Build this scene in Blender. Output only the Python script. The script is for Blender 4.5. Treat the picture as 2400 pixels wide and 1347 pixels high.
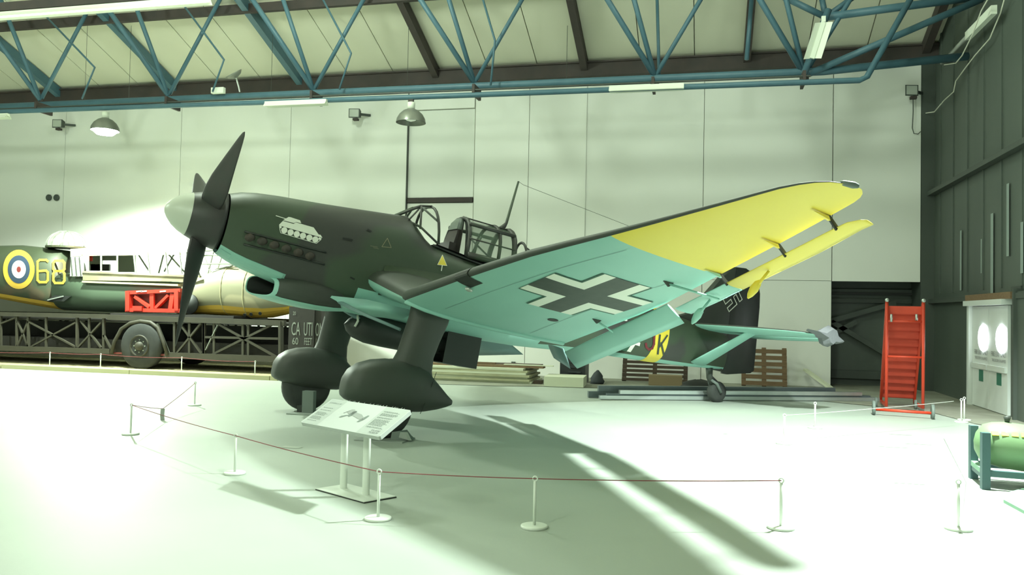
import bpy, bmesh, math, random
import numpy as np
from mathutils import Vector, Matrix
from mathutils.geometry import tessellate_polygon
random.seed(7); np.random.seed(7)
for o_ in list(bpy.data.objects): bpy.data.objects.remove(o_, do_unlink=True)
S = bpy.context.scene; COL = S.collection
# ---------------------------------------------------------------- camera
F = 1893.79; CH = 1.6533
CR = np.array([[0.97230706, 0.2327542, 0.02108219], [0.01323539, 0.03522341, -0.99929182], [-0.23333195, 0.97189752, 0.03116737]])
cam_d = bpy.data.cameras.new('camera'); cam = bpy.data.objects.new('camera', cam_d); COL.objects.link(cam)
cam_d.sensor_fit = 'HORIZONTAL'; cam_d.sensor_width = 36.0; cam_d.lens = F*36/2400; cam_d.clip_end = 200
rot = Matrix((CR[0], -CR[1], -CR[2])).transposed()
cam.matrix_world = Matrix.Translation((0, 0, CH)) @ rot.to_4x4(); S.camera = cam
# ---------------------------------------------------------------- light, exposure
S.view_settings.view_transform = 'Standard'; S.view_settings.look = 'None'
S.view_settings.gamma = 1.0; S.view_settings.use_curve_mapping = False
S.view_settings.exposure = 0.40
w = bpy.data.worlds.new('hall_air'); S.world = w; w.use_nodes = True
w.node_tree.nodes['Background'].inputs[0].default_value = (0.8, 1.0, 0.82, 1); w.node_tree.nodes['Background'].inputs[1].default_value = 0.02
LC = (0.84, 1.0, 0.82)          # greenish discharge-lamp light
LCW = (0.86, 1.0, 0.90)
# pendant lamps of the hall: x, y, z of the shade rim, power, cone (deg), in the frame?
LAMPS = [(-14.55, 17.0, 5.95, 4400, 158, 'lit'), (-6.5, 17.0, 5.87, 60, 150, 'dim'),
         (2.3, 9.2, 6.3, 5200, 116, 'bright'), (-20.0, 12.5, 6.6, 1000, 150, 'lit'), (-9.5, 2.0, 6.6, 350, 155, 'lit')]  # last one is an unseen lamp added for ambient fill
# unseen fluorescent strips added to brighten the roof and walls: x, y, z, power
FILL_STRIPS = [(-17.0, 8.0, 8.6, 900), (-8.0, 12.0, 9.6, 900), (0.5, 12.5, 9.4, 420), (-5.0, -3.0, 7.6, 1000)]
# ---------------------------------------------------------------- pixel -> world helpers (2400x1347 frame)
def ray(px, py): return CR.T @ np.array([(px-1200)/F, (py-673.5)/F, 1.0])
def onY(px, py, Y): d = ray(px, py); return np.array([0, 0, CH]) + d*(Y/d[1])
def onX(px, py, X): d = ray(px, py); return np.array([0, 0, CH]) + d*(X/d[0])
def onZ(px, py, Z=0.0): d = ray(px, py); return np.array([0, 0, CH]) + d*((Z-CH)/d[2])
# aircraft frame: X aft from spinner tip, Y starboard, Z up along the thrust line
AR = np.array([[0.69797467, -0.70528873, 0.12409336], [0.69379736, 0.70891603, 0.12681989], [-0.17741641, -0.00242143, 0.98413289]])
AO = np.array([-6.9199, 9.20463, 2.93336])
AC_C = AR.T @ (np.array([0, 0, CH]) - AO)
def A(p): return AR @ np.array(p, float) + AO
def aray(px, py): return AR.T @ ray(px, py)
def aY(px, py, y): d = aray(px, py); return AC_C + d*((y-AC_C[1])/d[1])
# ---------------------------------------------------------------- materials
MAT = {}
def mat(name, col, rough=0.6, metal=0.0, col2=None, scale=6.0, amount=0.5, bump=0.0, bscale=40.0, emit=None, es=0, alpha=None, spec=None, detail=4, stretch=None, sharp=None):
    m = bpy.data.materials.new(name); m.use_nodes = True; nt = m.node_tree; b = nt.nodes['Principled BSDF']
    b.inputs['Base Color'].default_value = (*col, 1); b.inputs['Roughness'].default_value = rough; b.inputs['Metallic'].default_value = metal
    if spec is not None: b.inputs['Specular IOR Level'].default_value = spec
    tc = nt.nodes.new('ShaderNodeTexCoord'); src = tc.outputs['Object']
    if stretch:
        mp = nt.nodes.new('ShaderNodeMapping'); mp.inputs['Scale'].default_value = stretch; nt.links.new(src, mp.inputs['Vector']); src = mp.outputs[0]
    if col2:
        n = nt.nodes.new('ShaderNodeTexNoise'); n.inputs['Scale'].default_value = scale; n.inputs['Detail'].default_value = detail
        nt.links.new(src, n.inputs['Vector'])
        r = nt.nodes.new('ShaderNodeValToRGB')
        lo, hi = (0.5-amount/2, 0.5+amount/2) if not sharp else (sharp-0.02, sharp+0.02)
        r.color_ramp.elements[0].position = lo; r.color_ramp.elements[1].position = hi
        r.color_ramp.elements[0].color = (*col, 1); r.color_ramp.elements[1].color = (*col2, 1)
        nt.links.new(n.outputs['Fac'], r.inputs['Fac']); nt.links.new(r.outputs['Color'], b.inputs['Base Color'])
    if bump:
        n2 = nt.nodes.new('ShaderNodeTexNoise'); n2.inputs['Scale'].default_value = bscale; nt.links.new(src, n2.inputs['Vector'])
        bp = nt.nodes.new('ShaderNodeBump'); bp.inputs['Strength'].default_value = bump; bp.inputs['Distance'].default_value = 0.01
        nt.links.new(n2.outputs['Fac'], bp.inputs['Height']); nt.links.new(bp.outputs['Normal'], b.inputs['Normal'])
    if emit: b.inputs['Emission Color'].default_value = (*emit, 1); b.inputs['Emission Strength'].default_value = es
    if alpha is not None: b.inputs['Alpha'].default_value = alpha
    MAT[name] = m; return m
mat('floor_paint', (.33, .37, .33), .55, col2=(.38, .42, .37), scale=.55, amount=.5, bump=.05, bscale=30)
mat('raw_concrete', (.30, .31, .25), .85, col2=(.17, .17, .13), scale=1.4, amount=.5, bump=.3, bscale=20)
mat('straw', (.55, .50, .30), .95, col2=(.25, .22, .12), scale=14, amount=.5, bump=.9, bscale=60)
mat('wall_white', (.75, .755, .71), .75, col2=(.70, .715, .665), scale=.5, amount=.7)
mat('panel_pale', (.68, .69, .65), .75, col2=(.64, .66, .61), scale=.8, amount=.6)
mat('seam', (.48, .48, .42), .9)
mat('roof_cream', (.63, .62, .50), .85, col2=(.57, .57, .46), scale=.6, amount=.6)
mat('brown_steel', (.050, .036, .032), .7, col2=(.032, .028, .026), scale=3, amount=.5)
mat('blue_steel', (.050, .115, .155), .5, col2=(.062, .14, .18), scale=4, amount=.5)
mat('dark_clad', (.085, .105, .088), .55, col2=(.055, .07, .06), scale=.9, amount=.6, stretch=(1, 1, .25))
mat('streak', (.22, .27, .25), .5)
mat('dark_steel', (.055, .068, .058), .6)
mat('dark_green', (.036, .048, .037), .55, col2=(.044, .046, .041), scale=1.1, amount=.4)
mat('green_fus', (.048, .070, .044), .50, col2=(.046, .048, .044), scale=.75, sharp=.55, detail=2)
mat('black_green', (.018, .024, .020), .5, col2=(.026, .028, .026), scale=2, amount=.4)
mat('sky_blue', (.29, .55, .48), .5, col2=(.25, .49, .43), scale=1.3, amount=.6)
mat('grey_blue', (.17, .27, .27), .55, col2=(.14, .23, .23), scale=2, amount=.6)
mat('yellow', (.76, .62, .07), .5, col2=(.74, .58, .06), scale=1.5, amount=.6)
mat('decal_white', (.76, .78, .70), .6)
mat('decal_black', (.03, .045, .035), .55, col2=(.05, .06, .05), scale=9, amount=.6)
mat('decal_dark', (.02, .09, .055), .6)
mat('decal_red', (.16, .02, .03), .6)
mat('spinner_pale', (.50, .53, .46), .35)
mat('blade', (.030, .036, .033), .45, col2=(.040, .034, .036), scale=3, amount=.4)
mat('tyre', (.016, .018, .018), .8, col2=(.026, .028, .026), scale=6, amount=.5)
mat('rubber', (.030, .033, .032), .75, col2=(.045, .05, .045), scale=6, amount=.5)
mat('black', (.012, .014, .013), .6)
mat('exhaust', (.035, .032, .028), .7, col2=(.06, .045, .035), scale=8, amount=.5)
mat('seat_brown', (.030, .024, .022), .5)
mat('seat_grey', (.16, .19, .17), .4)
mat('metal_pale', (.45, .48, .45), .35, .6)
mat('alu', (.62, .66, .66), .3, .75, col2=(.5, .55, .55), scale=3, amount=.5)
mat('bar_dark', (.13, .16, .17), .4, .5)
mat('lamp_shell', (.22, .23, .20), .35, .4)
mat('bulb_lit', (1, 1, 1), .5, emit=(.9, 1, .92), es=30)
mat('bulb_dim', (.8, .85, .75), .4, emit=(.85, 1, .85), es=.12)
mat('batten', (.70, .74, .64), .5)
mat('tube_lit', (1, 1, .9), .5, emit=(.95, 1, .78), es=2.2)
mat('flood_glass', (.40, .43, .38), .15, spec=.6)
mat('post_white', (.66, .70, .64), .45)
mat('rope', (.20, .045, .05), .8)
mat('rope_pale', (.55, .58, .52), .8)
mat('board_white', (.36, .39, .365), .45)
mat('board_grey', (.29, .325, .295), .45)
mat('print_grey', (.12, .15, .13), .6)
mat('print_dark', (.03, .04, .035), .6)
mat('print_mid', (.22, .24, .22), .6)
mat('jack_grey', (.14, .17, .155), .6)
mat('trailer', (.042, .038, .026), .65, col2=(.030, .028, .019), scale=4, amount=.5)
mat('trailer_dark', (.022, .020, .018), .8)
mat('trailer_red', (.10, .014, .010), .7)
mat('hull_camo', (.042, .054, .030), .55, col2=(.080, .064, .038), scale=.85, sharp=.52, detail=1.5)
mat('hull_tan', (.30, .27, .17), .55, col2=(.20, .19, .12), scale=.9, sharp=.5, detail=1)
mat('hull_pale', (.40, .37, .22), .55)
mat('hull_yellow', (.66, .42, .06), .5, col2=(.58, .36, .05), scale=2, amount=.6)
mat('hull_green', (.060, .090, .058), .55)
mat('frame_grey', (.20, .22, .18), .5)
mat('roundel_blue', (.03, .055, .10), .6)
mat('roundel_red', (.22, .03, .03), .6)
mat('rig_red', (.60, .035, .018), .5, col2=(.45, .025, .015), scale=5, amount=.5)
mat('rig_red_dark', (.10, .010, .008), .7)
mat('step_red', (.62, .052, .018), .5, col2=(.50, .04, .015), scale=3, amount=.6)
mat('wood', (.20, .13, .07), .8, col2=(.14, .085, .045), scale=5, amount=.5, stretch=(1, 6, 6))
mat('wood_dark', (.075, .050, .032), .8, col2=(.05, .035, .025), scale=5, amount=.5)
mat('card', (.24, .18, .10), .85)
mat('ply', (.42, .42, .28), .8, col2=(.34, .33, .20), scale=3, amount=.5)
mat('foam', (.58, .60, .46), .85)
mat('machine', (.022, .026, .028), .5)
mat('tarp', (.035, .042, .045), .8)
mat('cloth', (.15, .155, .17), .85, bump=.5, bscale=25)
mat('door_white', (.62, .66, .64), .4)
mat('sign_green', (.035, .16, .11), .5)
mat('door_text', (.20, .20, .21), .6)
mat('glow', (1, 1, 1), .5, emit=(.90, .97, 1.0), es=14)
mat('pale_green', (.17, .28, .14), .45)
mat('stand_blue', (.06, .12, .13), .5)
mat('mat_green', (.22, .38, .27), .7)
mat('wire', (.62, .62, .52), .6)
mat('stain', (.42, .46, .40), .5)
def glass(name, col, a, rough=.08):
    m = mat(name, col, rough, alpha=a); return m
glass('canopy_glass', (.20, .27, .20), .42)
glass('screen_glass', (.45, .55, .45), .10)
glass('dome_glass', (.6, .66, .55), .16)
# ---------------------------------------------------------------- scene graph helpers
WM = {}
def tag(o, label=None, cat=None, group=None, kind=None):
    if label: o['label'] = label
    if cat: o['category'] = cat
    if group: o['group'] = group
    if kind: o['kind'] = kind
    return o
def thing(name, label, cat, loc=(0, 0, 0), group=None, M=None):
    o = bpy.data.objects.new(name, None); COL.objects.link(o); o.empty_display_size = .2
    m = M if M is not None else Matrix.Translation(Vector([float(v) for v in loc]))
    o.matrix_world = m; WM[o] = m.copy(); return tag(o, label, cat, group)
class MB:
    def __init__(s): s.v = []; s.f = []
    def add(s, vs, fs):
        n = len(s.v); s.v += [tuple(float(c) for c in v) for v in vs]; s.f += [tuple(i+n for i in f) for f in fs]; return s
    def hexa(s, p):   # 8 points: bottom 4, top 4
        return s.add(p, [(0, 3, 2, 1), (4, 5, 6, 7), (0, 1, 5, 4), (1, 2, 6, 5), (2, 3, 7, 6), (3, 0, 4, 7)])
    def box(s, x0, x1, y0, y1, z0, z1):
        return s.hexa([(x0, y0, z0), (x1, y0, z0), (x1, y1, z0), (x0, y1, z0), (x0, y0, z1), (x1, y0, z1), (x1, y1, z1), (x0, y1, z1)])
    def beam(s, a, b, wd, ht, up=(0, 0, 1)):
        a = Vector([float(c) for c in a]); b = Vector([float(c) for c in b]); d = (b-a).normalized(); u = Vector(up)
        if abs(d.dot(u)) > .99: u = Vector((0, 1, 0)) if abs(d.y) < .9 else Vector((1, 0, 0))
        sd = d.cross(u).normalized(); u = sd.cross(d)
        q = [(-1, -1), (1, -1), (1, 1), (-1, 1)]
        return s.hexa([a+sd*(i*wd/2)+u*(j*ht/2) for i, j in q]+[b+sd*(i*wd/2)+u*(j*ht/2) for i, j in q])
    def tube(s, path, r, n=8, closed=False):
        P = [Vector([float(c) for c in p]) for p in path]; k = len(P); rings = []; prev = None
        for i in range(k):
            t = (P[(i+1) % k]-P[i-1]) if closed else (P[min(i+1, k-1)]-P[max(i-1, 0)])
            t.normalize()
            if prev is None:
                u = Vector((0, 0, 1)) if abs(t.z) < .9 else Vector((1, 0, 0)); u = (u-t*u.dot(t)).normalized()
            else: u = (prev-t*prev.dot(t)).normalized()
            prev = u; v = t.cross(u); rr = r[i] if hasattr(r, '__len__') else r
            rings.append([P[i]+(u*math.cos(a)+v*math.sin(a))*rr for a in [2*math.pi*j/n for j in range(n)]])
        return s.loft(rings, caps=not closed, closed=closed)
    def loft(s, rings, caps=True, closed=False):
        n = len(rings[0]); vs = [p for r in rings for p in r]; fs = []
        m = len(rings)
        for i in range(m if closed else m-1):
            i2 = (i+1) % m
            for j in range(n):
                j2 = (j+1) % n; fs.append((i*n+j, i*n+j2, i2*n+j2, i2*n+j))
        if caps: fs += [tuple(reversed(range(n))), tuple(range((m-1)*n, m*n))]
        return s.add(vs, fs)
    def lathe(s, prof, c, axis=(0, 0, 1), n=24, caps=True):   # prof: (dist along axis, radius)
        ax = Vector(axis).normalized(); u = Vector((0, 0, 1)) if abs(ax.z) < .9 else Vector((1, 0, 0))
        u = (u-ax*u.dot(ax)).normalized(); v = ax.cross(u); c = Vector([float(k) for k in c])
        return s.loft([[c+ax*d+(u*math.cos(a)+v*math.sin(a))*max(r, 1e-4) for a in [2*math.pi*j/n for j in range(n)]] for d, r in prof], caps)
    def prism(s, pts, d):      # planar polygon extruded by vector d
        n = len(pts); d = np.array(d, float)
        return s.add([np.array(p, float) for p in pts]+[np.array(p, float)+d for p in pts],
                     [tuple(reversed(range(n))), tuple(range(n, 2*n))]+[(i, (i+1) % n, (i+1) % n+n, i+n) for i in range(n)])
    def build(s, name, m, parent=None, smooth=False, xf=None, origin=None):
        V = s.v if xf is None else [tuple(xf(p)) for p in s.v]
        if parent is not None: inv = WM[parent].inverted(); base = None
        else:
            a = np.array(V); base = Vector(((a[:, 0].min()+a[:, 0].max())/2, (a[:, 1].min()+a[:, 1].max())/2, a[:, 2].min())) if origin is None else Vector(origin)
            inv = Matrix.Translation(-base)
        me = bpy.data.meshes.new(name); me.from_pydata([tuple(inv @ Vector(p)) for p in V], [], s.f); me.update()
        bm = bmesh.new(); bm.from_mesh(me); bmesh.ops.recalc_face_normals(bm, faces=bm.faces); bm.to_mesh(me); bm.free()
        me.materials.append(MAT[m])
        if smooth:
            for p in me.polygons: p.use_smooth = True
            if smooth == 'auto':
                try: me.set_sharp_from_angle(angle=math.radians(38))
                except Exception: pass
        o = bpy.data.objects.new(name, me); COL.objects.link(o)
        if parent is not None: o.parent = parent; WM[o] = WM[parent].copy()
        else: o.location = base; WM[o] = Matrix.Translation(base)
        return o
def copy_tree(o, parent=None):
    c = o.copy(); COL.objects.link(c)
    if parent is not None: c.parent = parent
    for ch in o.children: copy_tree(ch, c)
    return c
def struct(o): o['kind'] = 'structure'; return o
def sub_fill(loops, maxe):
    """tessellate 2D loops (outer + holes), subdivide to maxe"""
    L = [[Vector((p[0], p[1], 0)) for p in lp] for lp in loops]; flat = [p for lp in L for p in lp]
    tris = [[flat[i] for i in t] for t in tessellate_polygon(L)]; out = []
    st = tris
    while st:
        a, b, c = st.pop(); e = [(b-a).length, (c-b).length, (a-c).length]; k = e.index(max(e))
        if e[k] > maxe:
            if k == 0: m = (a+b)/2; st += [[a, m, c], [m, b, c]]
            elif k == 1: m = (b+c)/2; st += [[a, b, m], [a, m, c]]
            else: m = (a+c)/2; st += [[a, b, m], [m, b, c]]
        else: out.append((a, b, c))
    return out
def decal(name, polys, fn, m, parent, maxe, xf=None):
    mb = MB()
    for loops in polys:
        for t in sub_fill(loops, maxe): mb.add([fn(p.x, p.y) for p in t], [(0, 1, 2)])
    return mb.build(name, m, parent, xf=xf)
def stroke(pts, wd, closed=False):
    """polyline -> list of quads (2D polys) of width wd"""
    out = []; n = len(pts)
    for i in range(n if closed else n-1):
        a = Vector(pts[i]); b = Vector(pts[(i+1) % n]); d = b-a
        if d.length < 1e-9: continue
        d.normalize(); q = Vector((-d.y, d.x))*wd/2; a2 = a-d*wd*.35; b2 = b+d*wd*.35
        out.append([[tuple(a2+q), tuple(a2-q), tuple(b2-q), tuple(b2+q)]])
    return out
def circ(cx, cy, rx, ry=None, n=24): ry = ry or rx; return [(cx+rx*math.cos(2*math.pi*i/n), cy+ry*math.sin(2*math.pi*i/n)) for i in range(n)]
def text_tris(txt):
    cu = bpy.data.curves.new('t', 'FONT'); cu.body = txt; cu.align_x = 'CENTER'; cu.align_y = 'CENTER'; cu.resolution_u = 3
    o = bpy.data.objects.new('t', cu); COL.objects.link(o); bpy.context.view_layer.update()
    me = o.evaluated_get(bpy.context.evaluated_depsgraph_get()).to_mesh(); me.calc_loop_triangles()
    v = [(p.co.x, p.co.y) for p in me.vertices]; t = [tuple(k.vertices) for k in me.loop_triangles]
    o.to_mesh_clear(); bpy.data.objects.remove(o); bpy.data.curves.remove(cu)
    xs = [p[0] for p in v]; ys = [p[1] for p in v]; cx, cy = (min(xs)+max(xs))/2, (min(ys)+max(ys))/2; W_, H_ = max(xs)-min(xs), max(ys)-min(ys)
    return [((p[0]-cx)/W_, (p[1]-cy)/H_) for p in v], t        # unit box -.5...5
def text_part(name, txt, c, ux, uz, m, parent):
    v, t = text_tris(txt); c = np.array(c); ux = np.array(ux); uz = np.array(uz); mb = MB(); mb.add([c+ux*p[0]+uz*p[1] for p in v], t)
    return mb.build(name, m, parent)

# ================================================================ THE HALL
RX = 5.28; WY = 21.0; RS = .374
def roofz(Y): return 8.2+(WY-Y)*RS if Y > 7 else 8.2+14*RS-(7-Y)*RS
fl = MB().box(-32, RX+.4, -8, 22.2, -.3, 0).build('floor', 'floor_paint'); struct(fl)
# unpainted strip behind the kerb and along the back wall; right end darkened beyond the light pool
MB().box(-31.9, -9.2, 16.80, 21, 0, .012).build('straw_strip', 'straw', fl)
MB().add([(-9.2, 17.1, .008), (-4.5, 17.6, .008), (-3, 18.2, .008), (2.0, 17.6, .008), (4.0, 16.2, .008), (4.3, 14.6, .008), (5.28, 13.2, .008), (5.28, 22, .008), (-9.2, 22, .008)], [tuple(range(9))]).build('concrete_strip', 'raw_concrete', fl)
for i, (px, py, lx, ly) in enumerate([(2095, 1047, .20, .05), (2150, 1040, .17, .04), (2130, 1132, .16, .04), (2110, 1018, .15, .04), (683, 1048, .12, .06), (1700, 1016, .03, .03)]):
    g = onZ(px, py); MB().add([(g[0]-lx, g[1]-ly, .003), (g[0]+lx, g[1]-ly, .003), (g[0]+lx, g[1]+ly, .003), (g[0]-lx, g[1]+ly, .003)], [(0, 1, 2, 3)]).build('floor_mark', 'stain', fl)
kb = thing('timber_kerb', 'pale low timber kerb edging the straw beside the trailer', 'kerb', (-18, 16.7, 0))
for x0 in np.arange(-31.8, -9.6, 3.7): MB().box(x0, min(x0+3.68, -9.42), 16.63, 16.78, 0, .10).build('kerb_rail', 'hull_pale', kb)
# back wall: white cladding panels in front of the dark outer wall
wb = struct(MB().box(-32, RX+.4, 22.0, 22.2, -.1, 9).build('wall_back', 'dark_clad'))
XS = [-32, -27.6, -23.5, -19.4, -15.3, -11.7, -8.12]
def panel(x0, x1, z0, z1, y=WY, m='wall_white'): return MB().box(x0+.007, x1-.007, y, y+.12, z0, z1).build('wall_panel', m, wb)
for a, b in zip(XS[:-1], XS[1:]): panel(a, b, 0, 8.1)
panel(-6.17, -4.66, 0, 8.1); panel(-4.66, -3.17, 0, 8.1)
panel(-3.13, -.1, 0, 2.59); panel(-.1, 2.985, 0, 2.59); panel(-3.13, -.1, 2.60, 8.1); panel(-.1, 2.985, 2.60, 8.1); panel(2.99, 4.975, 2.59, 8.1)
MB().box(-8.15, 4.9, WY+.10, WY+.18, 2.6, 8.1).build('seam_backing', 'seam', wb); MB().box(-32, 2.9, WY+.12, WY+.18, 0, 8.1).build('seam_backing', 'seam', wb)
panel(-8.10, -6.19, 4.78, 7.2, WY+.06, 'panel_pale'); panel(-8.10, -6.19, 0, 4.62, WY+.06); panel(-8.10, -6.19, 7.22, 8.1)
MB().box(-8.08, -6.2, WY+.0, WY+.09, 4.64, 4.76).build('cross_rail', 'brown_steel', wb)
MB().box(-8.12, -8.095, WY-.03, WY+.1, 0, 7.2).build('edge_strip', 'dark_green', wb)
MB().box(-3.19, -3.11, WY-.035, WY, 0, 8.0).build('cover_strip', 'wall_white', wb)
# opening with girts and brace
for z, h_ in ((2.36, .07), (2.14, .05), (.28, .1)): MB().box(2.9, RX, 21.85, 21.98, z-h_, z+h_).build('girt', 'dark_steel', wb)
MB().box(2.9, RX, 21.8, 21.84, 2.30, 2.35).build('pipe', 'black', wb)
for a, b in (((3.1, 21.8, 1.62), (4.6, 21.8, 2.1)), ((3.1, 21.8, 1.6), (4.5, 21.8, .75)), ((3.05, 21.8, 1.25), (3.7, 21.8, 1.62))): MB().beam(a, b, .07, .12).build('brace', 'dark_steel', wb)
MB().box(4.98, RX, 21.0, 21.9, 0, 8.2).build('corner_post', 'dark_steel', wb)
# right wall: dark ribbed cladding with girts, weathered streaks
wr = struct(MB().box(RX, RX+.2, -8, 22.2, -.1, 9.2).build('wall_right', 'dark_clad'))
for Y in np.arange(20.5, 3, -1.0): MB().box(RX-.025, RX, Y-.03, Y+.03, 2.3, 8.6).build('rib', 'dark_clad', wr)
MB().beam((RX-.09, 21.2, 4.70), (RX-.09, 2, 4.72), .16, .10).build('girt', 'dark_steel', wr)
MB().beam((RX-.07, 21.2, 2.13), (RX-.07, 2, 2.13), .12, .10).build('girt', 'dark_steel', wr)
for px, py0, py1, wd in ((2252, 540, 680, .05), (2325, 500, 690, .07), (2362, 430, 600, .06), (2300, 560, 640, .03), (2395, 520, 640, .06)):
    a = onX(px, py0, RX-.03); b = onX(px, py1, RX-.03); MB().box(RX-.032, RX-.028, a[1]-wd, a[1]+wd, b[2], a[2]).build('weather_streak', 'streak', wr)
struct(MB().box(-32.2, -32, -8, 22.2, -.1, 9.2).build('wall_left', 'wall_white'))
struct(MB().box(-32, RX+.4, -8.2, -8, -.1, 9.2).build('wall_front', 'wall_white'))
# roof: strips of panel under the slope, each with a narrow joint
ce = struct(MB().hexa([(-32, WY+1.2, roofz(WY)-.45+.1), (RX+.4, WY+1.2, roofz(WY)-.35), (RX+.4, 7, roofz(7)+.1), (-32, 7, roofz(7)+.1), (-32, WY+1.2, roofz(WY)+.1), (RX+.4, WY+1.2, roofz(WY)+.1), (RX+.4, 7, roofz(7)+.3), (-32, 7, roofz(7)+.3)]).build('ceiling', 'seam'))
for x in np.arange(-31.64, RX, 1.36):
    MB().hexa([(x+.012, WY, roofz(WY)), (x+1.348, WY, roofz(WY)), (x+1.348, 7, roofz(7)), (x+.012, 7, roofz(7)), (x+.012, WY, roofz(WY)+.08), (x+1.348, WY, roofz(WY)+.08), (x+1.348, 7, roofz(7)+.08), (x+.012, 7, roofz(7)+.08)]).build('roof_panel', 'roof_cream', ce)
MB().hexa([(-32, -8.2, roofz(-8.2)), (RX+.4, -8.2, roofz(-8.2)), (RX+.4, 7, roofz(7)), (-32, 7, roofz(7)), (-32, -8.2, roofz(-8.2)+.1), (RX+.4, -8.2, roofz(-8.2)+.1), (RX+.4, 7, roofz(7)+.1), (-32, 7, roofz(7)+.1)]).build('roof_slope', 'roof_cream', ce)
struct(MB().box(-32, RX, 20.72, 20.98, 7.86, 8.22).build('trim_1', 'brown_steel'))
struct(MB().box(-32, RX, 20.66, 20.98, 8.19, 8.23).build('trim_2', 'brown_steel'))
def on_roof(px, py, off=0):
    d = ray(px, py); t = (8.2+WY*RS-off-CH)/(d[2]+RS*d[1]); return np.array([0, 0, CH])+t*d
pl = on_roof(400, 27, .12)
for nm, y in (('purlin', pl[1]),):
    tag(MB().beam((-31.5, y, roofz(y)-.2), (RX, y, roofz(y)-.2), .12, .22).build(nm, 'brown_steel'), 'dark brown roof purlin running across the rafters under the cream roof', 'purlin')
for i, x in enumerate([-27.6, -23.56, -19.48, -15.4, -11.32, -7.24, -3.16, .92, 5.0]):
    r = MB().beam((x, WY-.1, roofz(WY)-.13), (x, 7, roofz(7)-.13), .17, .26).build('roof_rafter', 'blue_steel' if i in (2, 3, 4) else 'brown_steel')
    tag(r, 'dark steel rafter sloping up under the cream roof panels', 'rafter', 'rafters under the roof')
# ---------------------------------------------------------------- blue pipe truss along the back wall
TY = 17.6; TZ = 6.88
tr = thing('roof_truss', 'blue painted tubular roof truss with slanting struts in front of the back wall', 'truss', (-8, TY, TZ))
MB().tube([(-31, TY, TZ+.02), (2.3, TY, TZ-.1), (RX-.1, TY+.6, TZ+.25)], .085, 10).build('bottom_chord', 'blue_steel', tr, True)
for px, py in ((95, 235), (395, 225), (735, 212), (1112, 195), (1535, 180), (1885, 175)):
    n = onY(px, py, TY)
    for k, (dx, dy, dz, r) in enumerate(((-1.75, -.9, 2.75, .062), (-.80, -.7, 2.9, .055), (1.45, 0, 2.5, .05))):
        e = n+np.array([dx, dy, dz]); e[2] = min(e[2], roofz(e[1])-.05)
        MB().tube([n, e], r, 8).build('strut', 'blue_steel', tr, True)
    MB().box(n[0]-.09, n[0]+.09, TY-.03, TY+.03, n[2]-.16, n[2]+.02).build('gusset', 'brown_steel', tr)
for a, b, r, y in (((1935, 40), (2275, -6), .085, 17.6), ((1898, 172), (2305, -4), .07, 17.5), ((1885, 172), (1942, 22), .07, 17.3), ((1935, 40), (1835, -8), .07, 17.6), ((1935, 40), (1925, -10), .06, 17.8), ((1935, 40), (2005, -10), .06, 17.8), ((1750, 140), (1762, -5), .05, 18.4), ((1545, 180), (1540, -5), .035, 17.9)):
    MB().tube([onY(*a, y), onY(*b, y)], r, 8).build('brace_tube', 'blue_steel', tr, True)
# service pipe below the truss with conduit
SY = 17.0
sp = thing('service_pipe', 'blue service pipe hung below the truss, bent upward at the corner end', 'pipe', (-8, SY, 6.45))
MB().tube([(-31, SY, 6.56), tuple(onY(0, 262, SY)), tuple(onY(1100, 223, SY)), tuple(onY(2015, 188, SY)), tuple(onY(2032, 180, SY)), tuple(onY(2137, -8, SY))], .06, 10).build('pipe_run', 'blue_steel', sp, True)
MB().tube([(-31, SY, 6.73), tuple(onY(0, 256, SY)), tuple(onY(1100, 211, SY)), tuple(onY(1900, 178, SY))], .022, 6).build('conduit', 'dark_green', sp)
for px in (85, 390, 730, 1110, 1530, 1885): q = onY(px, 262-px*.0375, SY); MB().box(q[0]-.03, q[0]+.03, SY-.04, SY+.5, q[2]-.02, q[2]+.22).build('hanger', 'brown_steel', sp)
for i, x0 in enumerate((155, 465, 765, 1090)):   # small hooked conduits on the roof
    P = [(x0-62, 12-60), (x0+62 if i else 218, 150-i*12), (x0+40 if i else 190, 232-i*13)]
HOOK = [((100, 30), (222, 158), (192, 232)), ((425, 5), (525, 140), (498, 215)), ((755, -5), (823, 125), (795, 210)), ((1130, -8), (1160, 95), (1150, 200))]
for k in HOOK:
    t = MB().tube([onY(*p, 17.3) for p in k], .025, 6).build('bent_conduit', 'blue_steel', None, True)
    tag(t, 'thin bent blue conduit hanging beside the truss', 'conduit', 'bent conduits by the truss')
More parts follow.
